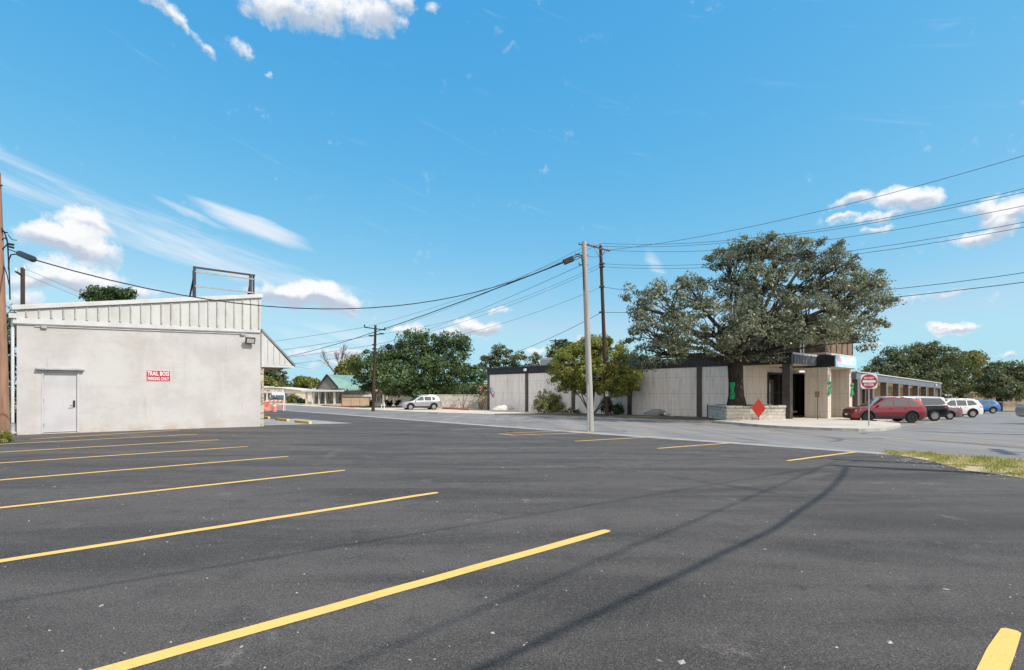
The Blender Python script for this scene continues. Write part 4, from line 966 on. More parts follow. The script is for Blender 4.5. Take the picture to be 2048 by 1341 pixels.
    MB(O).box(tu + .1, tu1 - .1, tv - .035, tv - .001, za, zc).build('cedar_face', 'tower_sun', tow)
    # white pipes and bulbs of the canopy roof
    for px, u in ((1601, 43.0), (1607, 43.6), (1569, 41.2)):
        v = on_u(px, u)[0]; MB(O).tube([(u, v, zt - .3), (u, v, zt + .95)], .05, 8).build('vent_pipe', 'sign_white', T)
    # cooling unit on the roof at the left
    u = 46; va, vb = on_u(1080, u)[0], on_u(1113, u)[0]; d = on_u(1096, u)[1]; zz = zat(716, d)
    t, Q = uvthing('cooling_unit', 'pale boxy cooling unit on the travertine roof', 'cooling unit', u, vb, zt - .2)
    MB(Q).box(u, u + 1.8, vb, va, zt - .2, zz).build('casing', 'ac', t, bevel=.02)
    mb = MB(Q)
    for i in range(6): mb.box(u - .03, u - .002, vb + .15, va - .15, zt + .15 + i * .16, zt + .23 + i * .16)
    mb.build('louvre', 'grey_metal', t)
    # wall lamp on the fascia
    px = 1052; v, d = on_u(px, uf - .12); z = zat(740.5, d); t, Q = uvthing('wall_lamp', 'small white floodlight on the dark fascia', 'lamp', uf - .09, v, z)
    MB(Q).box(uf - .36, uf - .13, v - .17, v + .17, z - .12, z + .14).build('housing', 'sign_white', t, bevel=.03); MB(Q).box(uf - .129, uf - .086, v - .04, v + .04, z - .04, z + .04).build('bracket', 'grey_metal', t)
    # shop sign
    t, Q = uvthing('building_sign', 'pale blue sign board with white lettering above the entrance piers', 'sign', us0, vs_, zs0)
    MB(Q).box(us0 - .0, us1, vs_ - .05, vs_ + .018, zs0 - .02, zs1 + .02).build('board', 'sign_blue', t)
    MB(Q).box(us0 + .25, us1 - .3, vs_ - .06, vs_ - .051, zs0 + .2, zs1 - .1).build('panel', 'sign_pale', t)
    L = us1 - us0
    for body, x, w_, m in (('KERR', .19, .22, 'sign_pink'), ('COUNTY', .52, .38, 'sign_blue'), ('FAIR', .83, .17, 'sign_blue')):
        vs, fs = text_mesh(body, .46, L * w_, .02); MB(Q).add([p + Vector((us0 + L * x, vs_ - .0615, (zs0 + zs1) / 2 + .04)) for p in vs], fs).build('lettering', m, t)
    # ---------------------------------------------------------------- arcade of shops along the side road
    A, O = uvthing('shop_arcade', 'long low arcade of shops with brown columns beside the parked cars', 'building', 51, 14, 0)
    top = lambda p: 3.0 - .0188 * (p[0] - 52.3); bot = lambda p: top(p) - .57
    ua, ub, va = us1 + .1, on_v(1882.5, 14.0)[0], 14.0; gr = lambda p: gzuv(p[0], p[1]) - .3
    mb = MB(O); mb.prism([(ua, va), (ub, va), (ub, va + .3), (ua, va + .3)], bot, top); f = mb.build('fascia', 'slate_fascia', A)
    mb = MB(O); mb.prism([(ua, va - .08), (ub + .08, va - .08), (ub + .08, va + 12), (ua, va + 12)], lambda p: top(p) + .003, lambda p: top(p) + .09); mb.build('roof', 'ac', A)
    mb = MB(O); mb.prism([(ua, va + .301), (ub, va + .301), (ub, va + 3.2), (ua, va + 3.2)], lambda p: bot(p) + .02, lambda p: bot(p) + .1); mb.build('soffit', 'cream', A)
    mb = MB(O); mb.prism([(ua, va + 3.2), (ub, va + 3.2), (ub, va + 3.5), (ua, va + 3.5)], gr, lambda p: bot(p) + .1)
    mb.prism([(ub - .4, va + .3), (ub - .002, va + .3), (ub - .002, va + 11.9), (ub - .4, va + 11.9)], gr, lambda p: top(p) - .01); mb.build('wall', 'tan_brick', A)
    for px in (1711, 1741, 1768.5, 1793, 1813, 1831.5, 1848.5, 1864, 1877):
        u = on_v(px, va + .25)[0]; mb = MB(O); mb.prism([(u - .22, va + .06), (u + .22, va + .06), (u + .22, va + .5), (u - .22, va + .5)], gr, lambda p: bot(p) - .002); c = mb.build('column', 'brown_brick', A)
        mb = MB(O); mb.prism([(u - .221, va + .03), (u + .223, va + .03), (u + .223, va + .059), (u - .221, va + .059)], gr, lambda p: bot(p) - .003); mb.build('column_face', 'slate_fascia', c)
    vw = va + 3.2
    for pa, pb in ((1722, 1737), (1783, 1790), (1806, 1811), (1817, 1829), (1835, 1846), (1853, 1862), (1867, 1873)):
        a, b = on_v(pa, vw)[0], on_v(pb, vw)[0]
        if b > ub - .5: continue
        mb = MB(O); mb.prism([(a, vw - .03), (b, vw - .03), (b, vw - .004), (a, vw - .004)], lambda p: gzuv(p[0], p[1]) + .15, lambda p: bot(p) - .5); w = mb.build('window', 'glass', A)
        mb = MB(O)
        for u in (a, (a + b) / 2, b): mb.prism([(u - .05, vw - .07), (u + .05, vw - .07), (u + .05, vw - .031), (u - .05, vw - .031)], lambda p: gzuv(p[0], p[1]) + .14, lambda p: bot(p) - .45)
        mb.build('frame', 'ac', w)
    u = on_v(1870, va)[0]; t, Q = uvthing('arcade_lamp', 'white lamp at the far end of the arcade fascia', 'lamp', u, va - .02, top((u, 0)) - .25)
    MB(Q).box(u - .15, u + .15, va - .16, va - .05, Q.z - .12, Q.z + .12).build('housing', 'sign_white', t, bevel=.03); MB(Q).box(u - .05, u + .05, va - .049, va - .001, Q.z - .05, Q.z + .05).build('bracket', 'grey_metal', t)

def clamp_bed(b, px, umax):
    """keep a plant or stone in front of the panel wall"""
    if uv(b.x, b.y)[0] > umax and abs(px - 1170) < 260: d = on_u(px, umax)[1]; x = (px - CX) / F * d; return Vector((x, d, gz(x, d) + .05))
    return b
def build_street_items():
    # stone planter under the oak
    ring = [Guv(1416, 838), Guv(1453, 843.5), Guv(1571, 844.5)]
    (a, b, c) = ring; e = (c[0] + 2.2, c[1] + .9); f = (a[0] + 2.0, a[1] + .6); poly = [a, b, c, e, f]
    g = gzuv(*b); zt = g + 1.0; cx = sum(p[0] for p in poly) / 5; cy = sum(p[1] for p in poly) / 5
    t, O = uvthing('stone_planter', 'raised rough limestone planter around the oak trunk', 'planter', cx, cy, g)
    inn = [(cx + (p[0] - cx) * .84, cy + (p[1] - cy) * .84) for p in poly]; mb = MB(O); k = 5; r = random.Random(3)
    for i in range(k):
        j = (i + 1) % k; n = max(1, int(math.dist(poly[i], poly[j]) / .45))
        for q in range(n):
            s, s2 = q / n, (q + 1) / n; L = lambda A, B, t: (A[0] + (B[0] - A[0]) * t, A[1] + (B[1] - A[1]) * t)
            quad = [L(poly[i], poly[j], s), L(poly[i], poly[j], s2), L(inn[i], inn[j], s2), L(inn[i], inn[j], s)]
            mb.prism(quad, g - .4, zt - .12 + r.uniform(-.012, .012))
    w = mb.build('wall', 'limestone', t); mb = MB(O); out = [(cx + (p[0] - cx) * 1.02, cy + (p[1] - cy) * 1.02) for p in poly]
    for i in range(k):
        j = (i + 1) % k; n = max(1, int(math.dist(poly[i], poly[j]) / .5))
        for q in range(n):
            s, s2 = q / n + .004, (q + 1) / n - .004; mb.prism([L(out[i], out[j], s), L(out[i], out[j], s2), L(inn[i], inn[j], s2), L(inn[i], inn[j], s)], zt - .1, zt + r.uniform(-.015, .02))
    mb.build('coping', 'limestone', w, bevel=.012)
    mb = MB(O); mb.prism([(cx + (p[0] - cx) * .85, cy + (p[1] - cy) * .85) for p in poly], zt - .3, zt - .06); mb.build('soil', 'bed', t)
    # do not enter sign
    b = G(1738, 857.5); b.z = gz(b.x, b.y) + .13; d = b.y; s = thing('road_sign', 'round red do not enter sign on a grey post by the kerb', 'sign', b, R(-18))
    zc = zat(763.3, d) - b.z; r_ = .35
    MB().tube([(0, .03, -.2), (0, .03, zc + .3)], .03, 8).build('post', 'grey_metal', s, smooth=True)
    pl = []; e = r_ + .012; k = .13
    for qx, qz, a0 in ((1, 1, 0), (-1, 1, 90), (-1, -1, 180), (1, -1, 270)):
        for i in range(5): a = R(a0 + 22.5 * i); pl.append((qx * (e - k) + k * math.cos(a), zc + qz * (e - k) + k * math.sin(a)))
    MB().prism(pl, -.004, .002, axis='y').build('plate', 'sign_white', s)
    MB().lathe([(0, -.008), (r_, -.008), (r_, -.005)], 40, 'y', (0, 0, zc)).build('disc', 'dne_red', s)
    MB().box(-.275, .275, -.0125, -.009, zc - .055, zc + .055).build('bar', 'sign_white', s)
    for body, dz in (('DO NOT', .165), ('ENTER', -.165)):
        vs, fs = text_mesh(body, .115, .42, .02); MB().add([p + Vector((0, -.011, zc + dz)) for p in vs], fs).build('lettering', 'sign_white', s)
    # red diamond
    b = G(1517, 845); d = b.y; zc = zat(817, d) - b.z; s = thing('diamond_sign', 'red diamond road work sign standing in front of the planter', 'sign', b, R(-20))
    h, w = .62, .42
    mb = MB(); mb.prism([(-w, zc), (0, zc - h), (w, zc), (0, zc + h)], -.03, -.012, axis='y'); mb.build('panel', 'diamond', s)
    mb = MB(); mb.tube([(0, 0, -.1), (0, 0, zc + h + .02)], .025, 8); mb.bar((-w * .8, .0, zc), (w * .8, .0, zc), .03); mb.build('post', 'dark_metal', s)
    # small brown sign on a thin post
    b = G(1635, 844); b.z = gz(b.x, b.y) + .13; d = b.y; zc = zat(785, d) - b.z; s = thing('parking_space_sign', 'small brown sign on a thin post in front of the beige pier', 'sign', b, R(-62))
    MB().tube([(0, 0, -.2), (0, 0, zc + .05)], .022, 8).build('post', 'bronze', s); MB().box(-.16, .16, -.035, -.023, zc - .34, zc + .06).build('panel', 'tower', s, bevel=.004)
    # thin stake left of the planter, and two short posts near the far oak
    for px, py, yt, lab, m in ((1415, 838, 810, 'thin dark stake at the left end of the planter', 'dark_metal'), (768.5, 819.5, 806, 'short white post in front of the clipped hedges', 'sign_white'), (763, 817, 811, 'short pale stub post beside the taller white post', 'sign_white')):
        b = G(px, py); h = zat(yt, b.y) - b.z; t = thing('short_post', lab, 'post', b); MB().tube([(0, 0, -.1), (0, 0, h)], .04, 8).build('shaft', m, t); MB().lathe([(0, h), (.055, h), (.05, h + .05), (0, h + .07)], 8).build('cap', m, t)
    # wheel stops
    labs = ['yellow concrete wheel stop farthest from the awning corner', 'yellow concrete wheel stop between two others', 'yellow concrete wheel stop partly hidden by the stone corner']
    for (px, py), lab in zip(((606, 847.5), (564, 842.5), (528, 837.5)), labs):
        b = G(px, py); t = thing('wheel_stop', lab, 'wheel stop', (b.x, b.y, b.z + .015), ANG, 'yellow wheel stops')
        mb = MB(); w = .95; sec = [(-.09, 0), (.09, 0), (.065, .12), (-.065, .12)]
        mb.prism(sec, -w + .06, w - .06, axis='y'); vs = [(x, s * (w - .06), z) for s in (-1, 1) for x, z in sec]
        for s in (-1, 1):
            q = [(x, s * (w - .0601), z) for x, z in sec] + [(x * .8, s * w, z * .5) for x, z in sec]; mb.add(q, [(4, 5, 6, 7), (0, 1, 5, 4), (1, 2, 6, 5), (2, 3, 7, 6), (3, 0, 4, 7)])
        mb.build('block', 'yellow', t)
        mb = MB()
        for y in (-.55, .55): mb.lathe([(0, .124), (.018, .124), (.018, .118)], 8, 'z', (0, y, 0))
        mb.each('anchor', 'grey_metal', t)
    # green ribbons on piers and trunk
    def bow(pt, lab, rz, L=1.0):
        t = thing('green_bow', lab, 'ribbon', pt, rz, 'green ribbons'); mb = MB()
        for s, l in ((-1, 1), (1, .92)):
            n = 8; vs = []
            for i in range(n + 1):
                z = -L * l * i / n; w = .05 + .1 * i / n; x = s * (.02 + .13 * (i / n) ** 1.3) + .03 * math.sin(i * 1.7 + s); y = -.02 - .03 * math.sin(i * 1.1)
                vs += [(x - w, y, z), (x, y - .04 - .02 * (s > 0), z), (x + w, y, z)]
            mb.add(vs, [(3 * i + j, 3 * i + j + 1, 3 * i + j + 4, 3 * i + j + 3) for i in range(n) for j in range(2)])
        mb.build('tail', 'green_cloth', t, smooth=True); mb = MB()
        for s in (-1, 1): mb.blob((s * .13, -.05, .03), (.14, .05, .1), 3 + s, .15, 2)
        mb.build('loop', 'green_cloth', t, smooth=True); MB().blob((0, -.08, .02), (.05, .05, .06), 9, .05, 2).build('knot', 'green_cloth', t, smooth=True)
    for px, py, lab in ((1659.5, 766, 'green ribbon bow on the nearer beige pier'), (1704, 770, 'green ribbon bow on the beige pier behind the car hood')):
        u = on_v(px, 14.3)[0]; x, y = xy(u, 14.3); d = y; bow((x, y, zat(py, d)), lab, ANG, .9)
    # texas-like banner flag: blue hoist, white over red
    u = 39.85; v, d = on_u(979, u); x, y = xy(u, v); z = zat(774, d); t = thing('wall_flag', 'small flag in blue, white and red on the travertine corner', 'flag', (x, y, z), ANG - math.pi / 2)
    def cloth(x0, x1, z0, z1, name, m):
        mb = MB(); n = 6; vs = []
        for i in range(n + 1):
            xx = x0 + (x1 - x0) * i / n; dz = -1.05 * max(xx, 0); yy = -.06 - .05 * math.sin(xx * 9)
            vs += [(xx, yy, z0 + dz), (xx, yy - .03, (z0 + z1) / 2 + dz), (xx, yy, z1 + dz)]
        mb.add(vs, [(3 * i + j, 3 * i + j + 3, 3 * i + j + 4, 3 * i + j + 1) for i in range(n) for j in range(2)]); mb.build(name, m, t, smooth=True)
    cloth(0, .45, -.85, .1, 'blue_field', 'flag_blue'); cloth(.45, 1.15, -.38, .1, 'white_stripe', 'flag_white'); cloth(.45, 1.15, -.85, -.381, 'red_stripe', 'flag_red')
    vs = []; 
    for i in range(10): a = math.pi / 2 + i * math.pi / 5; rr = .17 if i % 2 == 0 else .07; vs.append((.2 + rr * math.cos(a), -.135, -.55 + rr * math.sin(a)))
    MB().add(vs, [tuple(range(10))]).build('star', 'flag_white', t)
    MB().tube([(-.02, 0, .2), (-.02, -.08, .12), (-.02, -.1, -1.0)], .02, 6).build('staff', 'grey_metal', t); t.scale = (.62, .62, .62)
    # boulders
    def boulder(px0, px1, py0, py1, lab, m, seed):
        b = clamp_bed(G((px0 + px1) / 2, py1 - 1), (px0 + px1) / 2, 39.2); k = b.y / F; w = (px1 - px0) / 2 * k; h = (py1 - py0) * k
        o = MB().blob((0, 0, h * .36), (w * 1.15, w * .5, h * .85), seed, .16, 3, -.02).build('boulder', m, None, smooth=True, loc=b); o.rotation_euler.z = R(20); tag(o, lab, 'boulder', 'garden boulders')
    boulder(985, 1029, 814, 825, 'flat white limestone boulder on the sandy apron', 'boulder', 4)
    boulder(1290, 1331, 823, 834, 'flat grey green boulder in the bed below the panels', 'grey_boulder', 8)
    boulder(1327, 1342, 826, 834, 'small pale rock beside the flat grey green boulder', 'boulder', 12)
    # fallen dark patch: storm drain slot
    b = G(868, 828); t = thing('storm_drain', 'dark storm drain slot in the street edge by the silver car', 'drain', b, ANG + math.pi / 2)
    MB().box(-.7, .7, -.12, .12, .0, .05).build('frame', 'kerb', t); MB().box(-.62, .62, -.1, .09, .051, .056).build('slot', 'black', t)
    # orange barriers at the closed street
    b = G(521, 823); t = thing('water_barrier', 'orange plastic water filled barrier at the stone corner', 'barrier', b, R(0)); b2 = b
    mb = MB(); mb.prism([(-.32, 0), (.32, 0), (.3, .22), (.16, .38), (.13, .95), (-.13, .95), (-.16, .38), (-.3, .22)], -.85, .85, axis='x'); mb.build('body', 'barrier', t, bevel=.03)
    MB().box(-.5, .5, -.145, -.05, .62, .85).build('panel', 'barrier', t); MB().lathe([(0, .951), (.08, .951), (.08, 1.0), (0, 1.0)], 10, 'z', (.5, 0, 0)).build('cap', 'sign_white', t)
    b = G(553, 822); t = thing('barricade', 'white and orange barricade with sign panels beside the orange barrier', 'barricade', b, R(8)); mb = MB()
    for x in (-.9, .75): mb.bar((x, -.3, 0), (x, 0, 1.75), .06).bar((x, .3, 0), (x, 0, 1.7), .06)
    mb.build('leg', 'sign_white', t); mb = MB()
    for z in (.5, 1.0): mb.box(-1.0, .85, -.19 + z * .12, -.16 + z * .12, z - .1, z + .1)
    mb.build('board', 'barrier', t); mb = MB()
    for i in range(5): mb.prism([(-.95 + i * .38, .91), (-.8 + i * .38, .91), (-.65 + i * .38, 1.09), (-.8 + i * .38, 1.09)], -.0785, -.0705, axis='y')
    mb.build('stripe', 'sign_white', t); MB().box(-.45, .75, -.03, .0, 1.55, 1.85).build('sign_panel', 'sign_white', t)
    b = G(549, 824); t = thing('traffic_drum', 'orange and white traffic drum in front of the barricade', 'traffic drum', b); t.scale = (.7, .7, .85); pr = [(.28, 0), (.28, .25), (.25, .27), (.24, .5), (.22, .52), (.2, .98), (.0, 1.0)]
    MB().lathe([(0, 0)] + pr, 16).build('body', 'barrier', t, smooth=True)
    mb = MB(); mb.lathe([(.247, .3), (.241, .46)], 16); mb.lathe([(.224, .6), (.213, .78)], 16); mb.build('band', 'sign_white', t)

# ================================================================ far houses
def pb(mb, px0, px1, py0, py1, d, depth=1.0, mi=0):
    x0, x1 = (px0 - CX) / F * d, (px1 - CX) / F * d; return mb.box(x0, x1, d, d + depth, zat(py1, d), zat(py0, d), mi)
def build_houses():
    # house with the green metal roof
    d = 80.0; b = Vector(((670 - CX) / F * d, d, gz((670 - CX) / F * d, d))); T = thing('house', 'pale house with green metal roof and columned porch', 'house', b)
    MBo = lambda: MB(b)
    pb(MBo(), 628, 742, 781, 812, d + 3, 7).build('wall', 'house_stone', T)
    # main roof: ridge and slopes
    z = lambda py, dd: zat(py, dd); X = lambda px, dd: (px - CX) / F * dd
    A, B_ = Vector((X(653.5, d + .5), d + .5, z(749.5, d + .5))), Vector((X(715, d + 9), d + 9, z(751.5, d + 9) + .0)); 
    C, D_ = Vector((X(633, d + .6), d + .6, z(778.5, d + .6))), Vector((X(676, d + .0), d, z(776, d)))
    E, E2 = Vector((X(748, d + 3), d + 3, z(782, d + 3))), Vector((X(640, d + 9), d + 9, z(779, d + 9)))
    th = Vector((0, 0, -.12)); mb = MBo(); mb.add([A, D_, E, B_, A + th, D_ + th, E + th, B_ + th], [(0, 1, 2, 3), (4, 7, 6, 5), (0, 4, 5, 1), (1, 5, 6, 2), (2, 6, 7, 3)]); mb.add([A, B_, E2, C, A + th, B_ + th, E2 + th, C + th], [(0, 1, 2, 3), (4, 7, 6, 5), (0, 3, 7, 4), (2, 6, 7, 3)])
    r_ = mb.build('roof', 'green_roof', T); y = Vector((0, .15, 0)); mb = MBo(); mb.add([A + th + y, C + th + y, D_ + th + y], [(0, 1, 2)]); mb.build('gable', 'shingle', T)
    mb = MBo(); mb.bar(A + Vector((0, -.02, -.02)), C, .16, .2); mb.bar(A + Vector((0, -.02, -.02)), D_, .16, .2); mb.build('bargeboard', 'fascia', r_)
    # porch roof and columns
    mb = MBo(); x0, x1 = X(603, d - 1), X(688, d - 1); mb.add([(x0, d - 1, z(782, d - 1)), (x1, d - 1, z(782, d - 1)), (X(690, d + 2.8), d + 2.8, z(776.5, d + 2.8)), (X(632, d + 2.8), d + 2.8, z(776.5, d + 2.8)), (x0, d - 1, z(784, d - 1)), (x1, d - 1, z(784, d - 1)), (X(690, d + 2.8), d + 2.8, z(779, d + 2.8)), (X(628, d + 2.8), d + 2.8, z(779, d + 2.8))], [(0, 1, 2, 3), (7, 6, 5, 4), (0, 4, 5, 1), (1, 5, 6, 2), (0, 3, 7, 4)]); mb.build('porch_roof', 'ac', T)
    for px, w in ((612, 2.2), (624.5, 2.2), (637.5, 1.6), (650.5, 1.6), (668.5, 3.6)): pb(MBo(), px - w / 2, px + w / 2, 783.5, 809, d - .6, .3).build('porch_column', 'house_wall', T)
    pb(MBo(), 606, 690, 808.5, 812, d - 1, 4).build('porch_floor', 'concrete', T)
    for a, c in ((629, 634), (641, 647), (655, 660), (676, 681)): w = pb(MBo(), a, c, 786, 807, d + 2.9, .09).build('window', 'glass', T); pb(MBo(), a - .6, a - .02, 785.5, 807, d + 2.85, .13).build('frame', 'sign_white', w)
    pb(MBo(), 685, 742, 790, 794, d + 2.7, .25).build('white_band', 'sign_white', T)
    # cedar fence
    d = 67.5; b = Vector((X(710, d), d, gz(X(710, d), d))); T = thing('wooden_fence', 'low pale cedar fence of three horizontal boarded bays', 'fence', b)
    for a, c in ((684, 701.5), (702.2, 719.2), (719.8, 738)):
        mb = MB(b)
        for i in range(6): y0 = 796.5 + i * 2.55; pb(mb, a, c, y0, y0 + 2.3, d, .04)
        mb.build('panel', 'fence_wood', T)
    mb = MB(b)
    for px in (683.5, 701.8, 719.5, 738.2): pb(mb, px - .5, px + .5, 795.5, 813, d + .05, .12)
    mb.each('post', 'bronze', T)
    # low building with clay tile roof behind the oak
    d = 84.0; b = Vector((X(850, d), d, gz(X(850, d), d))); T = thing('house', 'cream low house with clay tile roof behind the green oak', 'house', b); MBo = lambda: MB(b)
    pb(MBo(), 737, 978, 780, 814, d, 8).build('wall', 'house_cream', T)
    mb = MBo(); x0, x1 = X(729, d - .8), X(985, d - .8); ze = z(782, d - .8); zr = ze + 1.1; mb.add([(x0, d - .8, ze), (x1, d - .8, ze), (x1, d + 4, zr), (x0, d + 4, zr), (x1, d + 8.8, ze), (x0, d + 8.8, ze)] + [(x0, d - .8, ze - .15), (x1, d - .8, ze - .15), (x1, d + 8.8, ze - .15), (x0, d + 8.8, ze - .15)], [(0, 1, 2, 3), (3, 2, 4, 5), (6, 7, 1, 0), (9, 8, 7, 6), (7, 8, 4, 2, 1), (6, 0, 3, 5, 9)]); mb.build('roof', 'clay', T)
    for a, c, y0, y1 in ((750, 756, 789, 806), (757, 764, 789, 806), (780, 808, 786, 792), (868, 883, 784, 791), (896, 904, 784, 791), (919, 934, 786, 792)):
        w = pb(MBo(), a, c, y0, y1, d - .06, .057).build('window', 'glass', T); mb = MBo(); pb(mb, (a + c) / 2 - .35, (a + c) / 2 + .35, y0, y1, d - .09, .028); pb(mb, a - .5, c + .5, y1, y1 + .8, d - .1, .04); mb.build('frame', 'sign_white', w)
    for px in (747, 766, 773.5): pb(MBo(), px - .9, px + .9, 783.5, 812, d - .7, .2).build('porch_post', 'house_wall', T)
    # white low wall and tan fence
    d = 66.0; b = Vector((X(907, d), d, gz(X(907, d), d))); T = thing('garden_wall', 'low whitewashed block wall behind the silver car', 'wall', b)
    pb(MB(b), 857, 957, 791, 820, d, .25).build('wall', 'limestone', T); pb(MB(b), 856, 957.6, 789.6, 790.95, d - .03, .31).build('coping', 'house_cream', T)
    d = 66.6; b = Vector((X(967, d), d, gz(X(967, d), d))); T = thing('wooden_fence', 'tan board fence between white wall and travertine corner', 'fence', b); mb = MB(b)
    for i in range(9): pb(mb, 957.2 + i * 2.35, 957.2 + i * 2.35 + 2.2, 794.5, 819, d, .04)
    mb.build('panel', 'tan_brick', T); mb = MB(b); [pb(mb, 955, 979, y, y + 1.2, d + .05, .06) for y in (798, 812)]; mb.build('rail', 'tan_brick', T)
    # distant shop
    d = 118.0; b = Vector((X(560, d), d, gz(X(560, d), d))); T = thing('shop', 'distant cream shop with a framed name board and dark front', 'shop', b); MBo = lambda: MB(b)
    mb = MBo(); mb.prism([(X(500, d), zat(812, d)), (X(628, d), zat(812, d)), (X(628, d), zat(784, d)), (X(560, d), zat(776.5, d)), (X(545, d), zat(775.5, d)), (X(500, d), zat(777.5, d))], d, d + 12, axis='y'); mb.build('wall', 'shop_wall', T)
    mb = MBo(); mb.prism([(X(500, d), zat(777.5, d)), (X(545, d), zat(775.5, d)), (X(560, d), zat(776.5, d)), (X(630, d), zat(784.2, d)), (X(630, d), zat(783, d)), (X(560, d), zat(775.2, d)), (X(545, d), zat(774.4, d)), (X(500, d), zat(776.4, d))], d - .3, d + 12.2, axis='y'); mb.build('roof', 'sign_white', T)
    pb(MBo(), 505, 583, 786.6, 788.6, d - 2.2, 2.15).build('awning', 'soffit_wood', T)
    for a, c in ((510, 519), (529, 534), (541, 549), (551, 560), (561, 568), (570, 576)): w = pb(MBo(), a, c, 789.5, 802, d - .08, .077).build('window', 'glass', T); pb(MBo(), (a + c) / 2 - .3, (a + c) / 2 + .3, 789.5, 802, d - .11, .028).build('frame', 'sign_white', w)
    for px in (540.5, 550.3, 572): pb(MBo(), px - .5, px + .5, 788.6, 806, d - 2.1, .2).build('awning_post', 'sign_white', T)
    for px, w, y0 in ((529, 3.5, 772.5), (540.5, 1.5, 773)): pb(MBo(), px - w, px + w, y0, 777.5, d + 3, 1.5).build('roof_unit', 'ac', T)
    s = thing('shop_board', 'white name board with dark letters on the distant shop', 'sign', P(546, 782, d - .15)); o = s.location
    pb(MB(o), 524, 568, 779, 785.6, d - .2, .1).build('panel', 'sign_white', s); mb = MB(o); pb(mb, 523.4, 568.6, 778.6, 779, d - .25, .15); pb(mb, 523.4, 568.6, 785.6, 786, d - .25, .15); pb(mb, 523.4, 524, 779, 785.6, d - .25, .15); pb(mb, 568, 568.6, 779, 785.6, d - .25, .15); mb.build('frame', 'grey_metal', s)
    vs, fs = text_mesh('FAMILY STORE', .42, 3.9, .01); MB().add([p + Vector((0, -.055, 0)) for p in vs], fs).build('lettering', 'dark_metal', s)
    # brick building and chain fence at the far right
    d = 108.0; b = Vector((X(1990, d), d, gz(X(1990, d), d))); T = thing('brick_building', 'tan brick building behind the oaks at the far right', 'building', b); MBo = lambda: MB(b)
    pb(MBo(), 1880, 2120, 772, 830, d, 9).build('wall', 'far_brick', T); pb(MBo(), 1878, 2124, 769, 771.9, d - .5, 10).build('roof', 'roof_grey', T)
    for a, c in ((1900, 1912), (1933, 1945), (1968, 1978), (2000, 2012), (2032, 2044)): w = pb(MBo(), a, c, 785, 806, d - .05, .046).build('window', 'glass', T); pb(MBo(), a - 1, c + 1, 806.05, 807.4, d - .12, .115).build('sill', 'ac', w)
    d = 80.0; b = Vector((X(1980, d), d, gz(X(1980, d), d))); T = thing('chain_fence', 'galvanised chain link fence behind the blue car', 'fence', b); mb = MB(b); zt, zb = zat(804.5, d), zat(829, d)
    for px in (1880, 1904, 1928, 1952, 1978, 2006, 2034, 2062): mb.tube([(X(px, d), d, zb - .4), (X(px, d), d, zt + .03)], .035, 6)
    mb.build('post', 'chain', T); MB(b).tube([(X(1880, d), d, zt), (X(2062, d), d, zt)], .03, 6).build('rail', 'chain', T); mb = MB(b); x0, x1 = X(1880, d), X(2062, d); h = zt - zb; n = int((x1 - x0) / .3)
    for i in range(-6, n): 
        for sgn in (1, -1):
            xa, xb = x0 + i * .3, x0 + i * .3 + h; ca, cb_ = max(xa, x0), min(xb, x1)
            if cb_ > ca:
                f = lambda x: zb + (x - xa) if sgn > 0 else zt - (x - xa); mb.bar((ca, d, f(ca)), (cb_, d, f(cb_)), .008)
    mb.build('mesh', 'chain', T)
    s = thing('white_van', 'white boxy van roof far behind the parked cars', 'van', (X(1897, 92), 92, gz(X(1897, 92), 92))); o = s.location; mb = MB(o); pb(mb, 1888, 1906, 789.5, 815, 92, 2.2); mb.build('body', 'white_paint', s, bevel=.25); pb(MB(o), 1890, 1904, 793, 798, 91.96, .03).build('rear_window', 'carglass', s)

